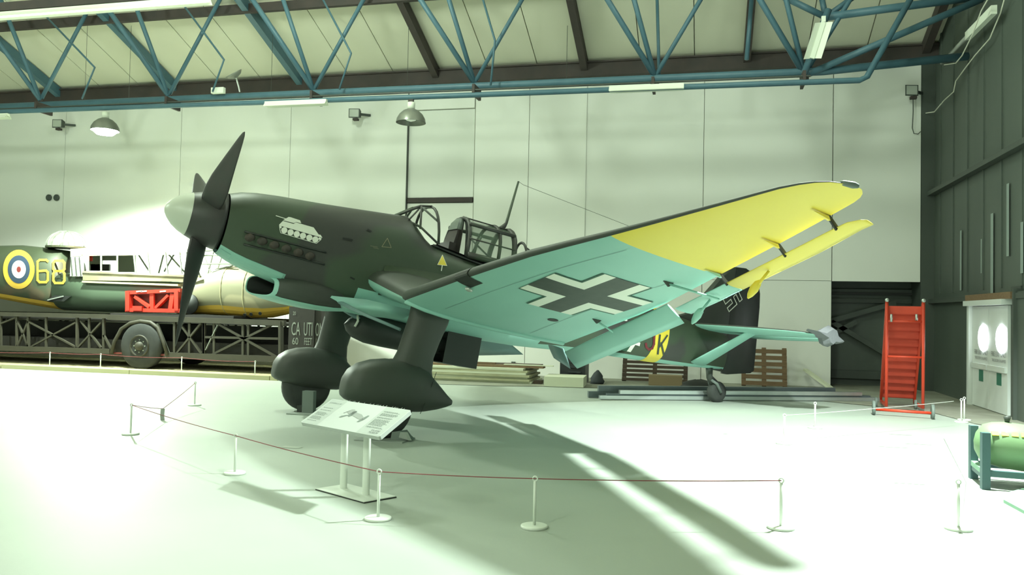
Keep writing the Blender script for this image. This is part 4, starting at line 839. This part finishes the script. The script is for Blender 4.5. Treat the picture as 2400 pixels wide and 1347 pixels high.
# markings on the near side of the rear hull
RA = np.array(REAR)
def rsurf(px, py, off=.015):
    y = HY-.6
    for _ in range(6):
        p = P_(px, py, y); pxc = np.interp(p[0], [P_(s[0], 650)[0] for s in REAR], RA[:, 0])
        t, b, hw = [np.interp(pxc, RA[:, 0], RA[:, k]) for k in (1, 2, 3)]; zt, zb = P_(pxc, t)[2], P_(pxc, b)[2]; zc, hz = (zt+zb)/2, (zt-zb)/2
        y = HY-hw*(1-min(abs((p[2]-zc)/hz), .96)**2.4)**(1/2.4)-off
    return P_(px, py, y)
for nm, r, m, off in (('roundel_yellow', (37, 46), 'hull_yellow', .015), ('roundel_blue', (26, 33), 'roundel_blue', .02), ('roundel_white', (16.5, 21), 'decal_white', .025), ('roundel_red', (5, 7), 'roundel_red', .03)):
    decal(nm, [[circ(44, 631, *r, 36)]], lambda x, y: rsurf(x, y, off), m, rear, 8)
six = [(112, 612), (108, 609), (93, 609), (88, 613), (88, 656), (93, 661), (108, 661), (112, 656), (112, 638), (108, 634), (90, 635)]
eight = [(129, 611), (147, 611), (151, 616), (151, 630), (147, 635), (129, 635), (125, 630), (125, 616)]
eight2 = [(129, 635), (147, 635), (151, 641), (151, 657), (147, 663), (129, 663), (125, 657), (125, 641)]
for st_ in (stroke(six, 5.5), stroke(eight, 5.5, True)+stroke(eight2, 5.5, True)): decal('number', st_, lambda x, y: rsurf(x, y, .02), 'hull_yellow', rear, 6)
# belly opening scoop
MB().hexa([P_(108, 705, NS-.02), P_(150, 706, NS-.02), P_(150, 700, HY), P_(108, 700, HY), P_(128, 692, NS-.02), P_(166, 694, NS-.02), P_(166, 690, HY), P_(128, 690, HY)]).build('belly_hatch', 'black', rear)
MB().beam(P_(112, 703, NS-.05), P_(148, 694, NS-.05), .03, .03).build('hatch_arm', 'metal_pale', rear)
# red spar jig in the wing root
rj = thing('spar_jig', 'bright red steel box frame bolted in the wing root above the trailer', 'frame', P_(360, 735, NS-.2))
J = NS-.12
def rb(a, b, w_=.07, m='rig_red', y=J, d=.12): MB().beam(P_(*a, y), P_(*b, y), d, w_).build('jig_bar', m, rj)
rb((297, 686), (425, 680), .09); rb((297, 726), (425, 728), .10); rb((303, 684), (303, 728), .16); rb((417, 681), (417, 728), .16); rb((357, 684), (357, 727), .06)
rb((318, 695), (352, 720)); rb((396, 692), (366, 722)); rb((405, 688), (400, 726), .06)
p, q = P_(297, 728, J+.1), P_(424, 682, J+.1); MB().box(p[0], q[0], J+.1, J+.16, p[2], q[2]).build('jig_back', 'rig_red_dark', rj)
MB().box(P_(316, 727, J)[0], P_(338, 727, J)[0], J-.1, J, P_(330, 728, J)[2], P_(330, 717, J)[2]).build('jig_block', 'rig_red', rj)
for x in (320, 330, 375): rb((x, 683), (x+14, 682), .03, 'decal_white', J-.07, .02)
c = P_(445, 712, J+.05); MB().lathe([(0, .26), (.05, .26)], c, (0, -1, 0), 24).build('wheel_arch_plate', 'black', hl, True)
# ================================================================ BARRIER POSTS AND CORDS
def post_proto(lab, group):
    t = thing('rope_post', lab, 'post', (0, 0, 0), group)
    MB().lathe([(0, .105), (.018, .105), (.022, .095)], (0, 0, 0), n=28).build('base', 'post_white', t, True)
    MB().lathe([(.02, .012), (.36, .012)], (0, 0, 0), n=10).build('rod', 'post_white', t, True)
    MB().tube([(math.cos(a)*.018, 0, .375+math.sin(a)*.018) for a in [2*math.pi*j/14 for j in range(14)]], .006, 6, True).build('ring', 'post_white', t, True)
    return t
NEAR = [(886, 1217), (1252, 1236), (550, 1110), (306, 1018), (456, 950), (1830, 1238), (2246, 1240), (1838, 1040), (1910, 1003), (2253, 990), (2260, 985)]
FAR = [(116, 862), (235, 866), (425, 875), (597, 886)]
LAB = {(886, 1217): 'white rope post with ring top beside the information board base', (2253, 990): 'thin white rope post before the fire exit doors', (2260, 985): 'thin white rope post before the fire exit doors', (456, 950): 'slim rope post on the floor near the timber kerb'}
proto = None; tops = {}
for q in NEAR:
    g = onZ(*q); lab = LAB.get(q, 'short white rope post with round base standing on the pale floor')
    if proto is None: proto = o = post_proto(lab, 'rope posts around the aircraft')
    else: o = copy_tree(proto); o['label'] = lab
    o.location = (g[0], g[1], 0); tops[q] = np.array([g[0], g[1], .375])
for q in FAR:
    g = onZ(*q); o = copy_tree(proto); o['label'] = 'small white rope post standing in the straw before the trailer'; o['group'] = 'rope posts by the trailer'; o.location = (g[0], g[1], .012); tops[q] = np.array([g[0], g[1], .387])
def cord(pts, sag, lab, m='rope', r=.004):
    P = []
    for a, b in zip(pts[:-1], pts[1:]):
        L = np.linalg.norm(b-a)
        for k in range(9): u = k/8; P.append(a*(1-u)+b*u-np.array([0, 0, sag*L*4*u*(1-u)*.25]))
    P2 = [P[0]]+[p for i, p in enumerate(P[1:]) if np.linalg.norm(p-P[i]) > 1e-4]
    return tag(MB().tube(P2, r, 5).build('barrier_cord', m), lab, 'cord')
tg_ = (tops[(306, 1018)]*.57+tops[(456, 950)]*.43); tg_[2] = onY(371, 957, tg_[1])[2]
cord([tops[(456, 950)], tg_, tops[(306, 1018)], tops[(550, 1110)], tops[(886, 1217)], tops[(1252, 1236)], tops[(1830, 1238)]], .02, 'thin red-brown cord strung between the rope posts before the aircraft')
cord([np.array([-20.0, 17.3, .385])]+[tops[q] for q in FAR], .05, 'thin reddish cord along the posts before the trailer', r=.006)
cord([tops[(1838, 1040)], onZ(2040, 958, .38), onZ(2235, 940, .42)], .01, 'pale cord running past the red steps', 'rope_pale')
cord([tops[(2246, 1240)], onZ(2262, 1085, .2), onZ(2212, 1020, .05)], .01, 'slack thin cord beside the bomb stand', 'rope_pale', .003)
# hanging tag on the cord
c = tg_; tag(MB().loft([[c+np.array(v) for v in ring_] for ring_ in ([(-.028, -.006, .004), (.03, .002, .004), (.03, .008, .004), (-.028, 0, .004)], [(-.03, -.012, -.1), (.028, -.004, -.1), (.028, .002, -.1), (-.03, -.006, -.1)], [(-.022, -.006, -.19), (.036, .002, -.19), (.036, .008, -.19), (-.022, 0, -.19)], [(-.012, -.03, -.235), (.052, -.022, -.225), (.052, -.016, -.23), (-.012, -.024, -.24)])]).build('paper_tag', 'board_grey'), 'folded grey paper tag hanging on the barrier cord', 'tag')
# ================================================================ INFORMATION BOARD
BL, BR, TL, TR_ = np.array([-3.617, 6.826, .605]), np.array([-2.609, 6.282, .605]), np.array([-3.503, 7.219, .787]), np.array([-2.467, 6.66, .787])
ub = (BR-BL); vb = ((TL-BL)+(TR_-BR))/2; nb = np.cross(ub, vb); nb /= np.linalg.norm(nb)
ib = thing('information_board', 'white slanted information board on two round legs before the aircraft', 'board', (-3.03, 6.72, 0))
def bp(u, v, off=0): return BL+ub*u+vb*v+nb*off
def bq(u0, u1, v0, v1, off): return MB().add([bp(u0, v0, off), bp(u1, v0, off), bp(u1, v1, off), bp(u0, v1, off)], [(0, 1, 2, 3)])
pan = MB().loft([[bp(u, v, o_) for u, v in ((.012, 0), (.988, 0), (1, .03), (1, .97), (.99, 1), (.01, 1), (0, .97), (0, .03))] for o_ in (-.035, 0)]).build('panel', 'board_white', ib)
bq(.015, .22, .02, .98, .0008).build('side_field', 'board_grey', pan); bq(.72, .99, .02, .98, .0008).build('side_field', 'board_grey', pan)
def lines(u0, u1, v0, v1, n, seed):
    r = random.Random(seed); mb = MB()
    for k in range(n):
        v = v1-(v1-v0)*(k+.5)/n
        if r.random() < .1: continue
        e = u1-(u1-u0)*r.random()*.22; u = u0
        while u < e-.005:
            w_ = .006+r.random()*.02; h_ = (v1-v0)/n*.28; mb.add([bp(u, v-h_, .0016), bp(min(u+w_, e), v-h_, .0016), bp(min(u+w_, e), v+h_, .0016), bp(u, v+h_, .0016)], [(0, 1, 2, 3)]); u += w_+.005
    mb.build('printed_text', 'print_grey', pan)
lines(.035, .19, .12, .66, 17, 1); lines(.75, .95, .66, .84, 7, 2); lines(.75, .95, .22, .62, 15, 3)
text_part('title', 'JUNKERS JU 87', bp(.115, .84, .0016), ub*.16, vb*.055, 'print_grey', pan)
text_part('logo_text', 'ROYAL AIR FORCE', bp(.90, .155, .0016), ub*.10, vb*.05, 'print_dark', pan); text_part('logo_text', 'MUSEUM', bp(.895, .085, .0016), ub*.10, vb*.06, 'print_dark', pan)
def bpoly(L, m): # picture of the aeroplane on the board
    mb = MB(); mb.add([bp(u, v, .0018) for u, v in L], [tuple(range(len(L)))]); mb.build('picture', m, pan)
bpoly([(.36, .62), (.385, .72), (.42, .73), (.47, .64), (.56, .60), (.63, .49), (.645, .40), (.60, .42), (.52, .48), (.46, .52), (.40, .56)], 'print_mid')
bpoly([(.455, .70), (.475, .66), (.465, .50), (.445, .45), (.42, .50), (.43, .64)], 'print_grey'); bpoly([(.43, .52), (.40, .44), (.37, .38), (.35, .39), (.36, .45), (.40, .50)], 'print_grey')
bpoly([(.635, .60), (.655, .60), (.65, .46), (.625, .34), (.60, .33), (.605, .42), (.62, .52)], 'print_grey'); bpoly([(.34, .55), (.345, .545), (.385, .66), (.38, .67)], 'print_dark')
lg1, lg2 = np.array([-3.21, 6.91, 0]), np.array([-2.91, 6.73, 0])
for l in (lg1, lg2):
    ux_ = ub/np.linalg.norm(ub)*1.0; ux_[2] = 0; ux_ /= np.linalg.norm(ux_); uy_ = np.array([-ux_[1], ux_[0], 0])
    MB().loft([[l+ux_*math.cos(a)*.040+uy_*math.sin(a)*.028+np.array([0, 0, z]) for a in [2*math.pi*j/20 for j in range(20)]] for z in (.012, .66)]).build('leg', 'post_white', ib, 'auto')
a_, b_, c_ = np.array([-3.44, 6.81, 0]), np.array([-2.81, 6.47, 0]), np.array([-2.63, 6.76, 0]); d_ = a_+c_-b_
pts = [a_+[0, 0, .001], b_+[0, 0, .001], c_+[0, 0, .001], d_+[0, 0, .001]]
MB().prism(pts, (0, 0, .008)).build('rubber_pad', 'black', ib); MB().prism([p+(np.mean(pts, axis=0)-p)*.015+[0, 0, .008] for p in pts], (0, 0, .006)).build('base_plate', 'post_white', ib)
mb = MB(); r = random.Random(3)
for k in range(26): u = .1+.84*r.random(); mb.add([bp(u, .995, .001), bp(u+.008, .995, .001), bp(u+.006+r.random()*.01, 1.02+r.random()*.02, .006)], [(0, 1, 2)])
mb.build('frayed_edge', 'board_white', pan); bq(.0, .97, 1.0, 1.014, -.006).build('clip_strip', 'black', pan)
# ================================================================ JACKS AND FEET UNDER THE WHEELS
def jack(c, lab, h_, w_):
    t = thing('jack_stand', lab, 'stand', (c[0], c[1], 0))
    MB().box(c[0]-.28, c[0]+.3, c[1]-.2, c[1]+.2, .001, .02).build('base_plate', 'board_grey', t)
    MB().box(c[0]-w_, c[0]+w_, c[1]-.05, c[1]+.05, .02, h_).build('column', 'jack_grey', t); MB().box(c[0]-w_-.10, c[0]-w_-.02, c[1]-.02, c[1]+.06, .02, h_*.35).build('foot', 'black_green', t)
ws_ = A((2.87, 1.62, -2.46)); wp_ = A((2.87, -1.62, -2.46))
g1 = onZ(724, 967)+np.array([.06, -.12, 0]); jack(g1, 'grey steel jack column standing before the far wheel', .36, .095)
t = thing('wheel_chock', 'grey bent metal chock on a plate behind the near wheel', 'chock', (wp_[0]+.3, wp_[1], 0))
e = onZ(925, 1030); MB().box(e[0]-.45, e[0]+.2, e[1]-.25, e[1]+.2, .001, .014).build('plate', 'board_grey', t)
MB().prism([(e[0]-.02, e[1]-.1, .016), (e[0]+.22, e[1]-.1, .016), (e[0]+.16, e[1]-.1, .06), (e[0]+.10, e[1]-.1, .13), (e[0], e[1]-.1, .11)], (.05, .14, 0)).build('wedge', 'jack_grey', t); MB().prism([(e[0]+.10, e[1]-.12, .05), (e[0]+.24, e[1]-.12, .02), (e[0]+.18, e[1]-.12, .12), (e[0]+.12, e[1]-.12, .12)], (.03, .02, 0)).build('flange', 'board_grey', t)
# ================================================================ STORED MATERIALS BY THE BACK WALL
def slab(name, m, lab, cat, px0, px1, pyb, y0, depth, h_, z0=0.0, yaw=0, group=None):
    a = onY(px0, pyb, y0)[0]; b = onY(px1, pyb, y0)[0]; mb = MB().box(a, b, y0, y0+depth, z0, z0+h_)
    c = np.array([(a+b)/2, y0+depth/2, 0]); cs, sn = math.cos(yaw), math.sin(yaw)
    mb.v = [(c[0]+(p[0]-c[0])*cs-(p[1]-c[1])*sn, c[1]+(p[0]-c[0])*sn+(p[1]-c[1])*cs, p[2]) for p in mb.v]
    return tag(mb.build(name, m), lab, cat, group)
z = .012
for k in range(7):
    h_ = (.045, .05, .04, .05, .045, .04, .05)[k]
    slab('flat_board', ('foam', 'ply', 'foam', 'ply', 'foam', 'ply', 'foam')[k], 'pale flat board in the stack lying behind the wheels', 'board', 930+random.randint(-25, 25), (1245, 1240, 1235, 1240, 1232, 1236, 1225)[k], 895, 18.35+random.random()*.05, 1.3, h_, z, (random.random()-.5)*.03, 'boards stacked under the aircraft'); z += h_+.004
slab('plank', 'wood', 'rough brown plank lying on top of the board stack', 'plank', 985, 1272, 880, 18.6, .3, .05, z, .01); slab('plank', 'wood_dark', 'dark weathered plank at the back of the board stack', 'plank', 900, 1265, 880, 19.0, .4, .06, z, -.012); z2 = z+.056
slab('plank', 'foam', 'narrow white strip lying across the board stack', 'plank', 1180, 1296, 870, 18.62, .12, .02, z2, -.02); slab('plank', 'wood', 'thin brown lath on the highest plank of the stack', 'plank', 1060, 1160, 868, 18.76, .1, .03, z2+.0, .01)
slab('flat_board', 'wood_dark', 'dark offcut board lying beside the white block', 'board', 1250, 1268, 895, 18.5, .25, .07, 0.01, 0)
slab('foam_block', 'foam', 'pale white block on the floor by the boards', 'block', 1272, 1364, 908, 18.0, .9, .22, .01, .06)
mc = thing('dark_machine', 'dark boxy machine standing on the floor behind the flap', 'machine', onZ(1340, 893)); a = onY(1312, 880, 19.2); b = onY(1373, 800, 19.2)
MB().box(a[0], b[0], 19.2, 19.8, .012, .95).build('cabinet', 'machine', mc); MB().box(a[0]-.02, b[0]+.02, 19.15, 19.85, .95, 1.0).build('lid', 'machine', mc)
for k in range(3): MB().box(a[0]+.2, b[0]-.1, 19.17, 19.2, .25+k*.12, .28+k*.12).build('grille_bar', 'tarp', mc)
def lump(px, py, y, r, h_, m, lab, cat, seed):
    g = onZ(px, py); rr = random.Random(seed); mb = MB(); rg = []
    for k in range(6):
        q = k/5; rad = r*math.sqrt(max(1-q**2, .02)); rg.append([(g[0]+math.cos(a)*rad*(.85+.3*rr.random()), g[1]+math.sin(a)*rad*.7*(.85+.3*rr.random()), .01+h_*q*(.9+.15*rr.random())) for a in [2*math.pi*j/12 for j in range(12)]])
    return tag(mb.loft(rg).build('_'.join(cat.split()), m, None, True), lab, cat)
lump(1400, 900, 18.5, .16, .32, 'tarp', 'dark crumpled bag beside the pale block', 'bag', 1); lump(1636, 912, 19.5, .42, .22, 'black', 'black plastic bag lying beside the cardboard box', 'bag', 2)
def pallet(lab, px0, px1, py0, py1, y, m, rows, tilt=.25):
    a = onY(px0, py1, y); b = onY(px1, py0, y); z0, z1 = .012, b[2]; t = thing('wooden_pallet', lab, 'pallet', ((a[0]+b[0])/2, y, 0)); x0, x1 = a[0], b[0]; L = z1-z0
    def at(x, z, d): return np.array([x, y+tilt*(z-z0)/L+d, z])
    for x in (x0+.05, (x0+x1)/2, x1-.05): MB().beam(at(x, z0, .06), at(x, z1, .06), .1, .09, (0, 1, 0)).build('stringer', m, t)
    for k in range(rows): zz = z0+L*(k+.5)/rows; MB().beam(at(x0, zz, 0), at(x1, zz, 0), .02, L/rows*.66).build('slat', m, t)
    return t
pallet('light brown slatted pallet leaning against the white wall behind the rudder', 1738, 1846, 818, 908, 20.3, 'wood', 6); pallet('dark brown pallet leaning against the wall under the tail', 1457, 1612, 838, 906, 20.3, 'wood_dark', 6)
slab('cardboard_box', 'card', 'long brown cardboard box before the dark pallet', 'box', 1519, 1598, 908, 19.4, .35, .24, .012, .05)
a, b = onZ(1938, 910), onY(1890, 870, 20.6); b = np.array([b[0], 20.85, .42]); tag(MB().beam((a[0], 20.0, .06), b, .12, .05).build('leaning_plank', 'foam'), 'pale plank leaning on the wall beside the dark opening', 'plank')
for i, (x0, x1, yo, z0, m, h_, lab) in enumerate(((-2.15, 3.7, 0, .012, 'alu', .07, 'silver box-section bar on the floor behind the tail wheel'), (-2.0, 3.5, .03, .083, 'bar_dark', .035, 'thin dark strip standing in for the shaded gap between the two silver bars'), (-1.75, 3.3, .0, .119, 'alu', .068, 'shorter silver bar stacked on another behind the tail wheel'), (-2.3, 2.6, .32, .012, 'bar_dark', .12, 'dark steel bar lying behind the silver bars'), (-2.1, 2.9, .32, .135, 'bar_dark', .11, 'dark steel bar stacked behind the silver bars'), (-1.9, 2.4, .62, .012, 'bar_dark', .2, 'deep dark steel beam at the back of the bar stack'))):  # thin strip between the silver bars is gap shade put into a dark colour
    dx = np.array([.93, .36, 0]); dx /= np.linalg.norm(dx); nx = np.array([-dx[1], dx[0], 0]); o0 = np.array([.24, 16.62, 0])
    p = o0+dx*(x0-.24)+nx*yo; q = o0+dx*(x1-.24)+nx*yo; bm2 = MB().beam(p+[0, 0, z0+h_/2], q+[0, 0, z0+h_/2], .11, h_); tag(bm2.build('steel_bar', m), lab, 'bar')
for k, u in enumerate((-1.6, .9, 2.4)): pass
# wall sockets behind the belly
for px, py, r in ((1203, 853, .05), (1167, 856, .03)): c = onY(px, py, WY-.02); tag(MB().box(c[0]-r, c[0]+r, WY-.05, WY, c[2]-r*1.3, c[2]+r*1.3).build('wall_socket', 'dark_steel'), 'small dark socket on the wall above the board stack', 'socket', 'wall sockets')
# ================================================================ RED ACCESS STEPS
pl_, pr_ = onZ(2077, 965), onZ(2163, 970); rs = thing('access_steps', 'tall bright red wheeled access steps by the corner of the hall', 'steps', (pl_+pr_)/2)
HT = onY(2077, 703, pl_[1])[2]; fx = (pr_-pl_)/np.linalg.norm(pr_-pl_); bk = np.array([-fx[1], fx[0], 0])
for p in (pl_, pr_):
    MB().tube([p+[0, 0, .10], p+[0, 0, HT]], .028, 10).build('upright', 'step_red', rs, True); MB().lathe([(-.02, .035), (.02, .035)], p+[0, 0, HT]-bk*.03, bk, 16).build('top_roller', 'metal_pale', rs, True)
    MB().beam(p+bk*.08+[0, 0, HT-.1], p+bk*1.5+[0, 0, .1], .04, .14).build('stringer', 'step_red', rs); MB().beam(p+bk*1.5+[0, 0, .06], p+[0, 0, .12], .04, .05).build('base_bar', 'step_red', rs)
for zf in (753, 836): zz = onY(2120, zf, pl_[1])[2]; MB().tube([pl_+[0, 0, zz], pr_+[0, 0, zz]], .02, 8).build('cross_bar', 'step_red', rs, True)
for k in range(12):
    u = (k+.5)/12; c0 = bk*(.08+1.42*u); zz = HT-.1-(HT-.25)*u
    MB().hexa([pl_+c0-bk*.02+[0, 0, zz-.07], pr_+c0-bk*.02+[0, 0, zz-.07], pr_+c0+bk*.01+[0, 0, zz-.07], pl_+c0+bk*.01+[0, 0, zz-.07], pl_+c0-bk*.02+[0, 0, zz+.07], pr_+c0-bk*.02+[0, 0, zz+.07], pr_+c0+bk*.01+[0, 0, zz+.07], pl_+c0+bk*.01+[0, 0, zz+.07]]).build('riser', 'step_red', rs)
    MB().hexa([pl_+c0+[0, 0, zz-.085], pr_+c0+[0, 0, zz-.085], pr_+c0+bk*.13+[0, 0, zz-.085], pl_+c0+bk*.13+[0, 0, zz-.085], pl_+c0+[0, 0, zz-.07], pr_+c0+[0, 0, zz-.07], pr_+c0+bk*.13+[0, 0, zz-.07], pl_+c0+bk*.13+[0, 0, zz-.07]]).build('tread', 'step_red', rs)
for px in (2089, 2148): c = onY(px, 745, pl_[1]-.03); MB().lathe([(-.07, .022), (.07, .022)], c, (0, 0, 1), 10).build('pin', 'metal_pale', rs, True)
w1, w2 = onZ(2048, 972), onZ(2186, 982)
MB().tube([w1+[0, 0, .10], w2+[0, 0, .10]], .025, 8).build('axle', 'step_red', rs, True)
for p in (w1, w2): MB().lathe([(-.025, .11), (-.02, .125), (.02, .125), (.025, .11)], p+[0, 0, .126], fx, 20).build('wheel', 'jack_grey', rs, True)
for p in (w1, w2): MB().lathe([(-.02, .09), (.02, .09)], p+bk*1.5+[0, 0, .092]+(fx*.12 if p is w1 else -fx*.12), fx, 16).build('wheel', 'jack_grey', rs, True)
# ================================================================ PALE GREEN BOMB ON A STAND
s1, s2 = onZ(2281, 1121), onZ(2309, 1146); ax_ = np.array([1., -.12, 0]); ax_ /= np.linalg.norm(ax_); sd = s1-s2
sg_ = thing('bomb_stand', 'blue grey steel stand of square legs beside the right edge floor', 'stand', (s1+s2)/2+ax_*.4)
for o0 in (0, .85):
    for p in (s1, s2): MB().beam(p+ax_*o0+[0, 0, .0], p+ax_*o0+[0, 0, .56], .075, .075).build('leg', 'stand_blue', sg_)
    MB().beam(s1+ax_*o0+[0, 0, .17], s2+ax_*o0+[0, 0, .17], .06, .05).build('rail', 'mat_green' if o0 == 0 else 'stand_blue', sg_); MB().beam(s1+ax_*o0+[0, 0, .13], s2+ax_*o0+[0, 0, .13], .05, .06).build('cradle', 'stand_blue', sg_)
for p in (s1, s2): MB().beam(p+[0, 0, .16], p+ax_*.85+[0, 0, .16], .05, .06).build('rail', 'stand_blue', sg_)
gb = thing('practice_bomb', 'pale green bomb with yellow squares lying on the steel stand', 'bomb', (s1+s2)/2+ax_*.4+np.array([0, 0, .2]))
c0 = (s1+s2)/2+ax_*-.05+np.array([0, 0, .44])
MB().lathe([(0, .01), (.02, .10), (.07, .18), (.15, .215), (.26, .235), (.45, .235), (.75, .20), (1.1, .13), (1.35, .07)], c0, tuple(ax_+np.array([0, 0, -.10])), 28).build('body', 'pale_green', gb, True)
for k in range(4):
    a_ = math.pi/4+k*math.pi/2; y_ = np.array([-ax_[1], ax_[0], 0]); rd = y_*math.cos(a_)+np.array([0, 0, 1])*math.sin(a_); f0 = c0+ax_*.45+np.array([0, 0, -.045])
    fn_ = MB().prism([f0+rd*.25, f0+ax_*.2+rd*.36, f0+ax_*.85+rd*.36, f0+ax_*.9+rd*.08], tuple(np.cross(ax_, rd)*.008)).build('fin', 'pale_green', gb)
    if k < 2:
      for j in range(5): b0 = f0+ax_*(-.32+j*.085)+rd*(.232 if j < 4 else .22); MB().prism([b0, b0+ax_*.06, b0+ax_*.06+np.cross(ax_, rd)*.05, b0+np.cross(ax_, rd)*.05], tuple(rd*.012)).build('yellow_square', 'yellow', gb)
MB().lathe([(0, .02), (.06, .035), (.07, .01)], c0+ax_*.3+np.array([0, 0, .20]), (0, 0, 1), 10).build('suspension_lug', 'dark_green', gb, True)
k0 = onZ(2352, 1170); tag(MB().prism([onZ(2352, 1163), onZ(2352, 1178), onZ(2420, 1215), onZ(2500, 1215), onZ(2500, 1160), onZ(2400, 1150)], (0, 0, .03)).build('floor_mat', 'mat_green'), 'green mat lying on the floor by the steel stand', 'mat')
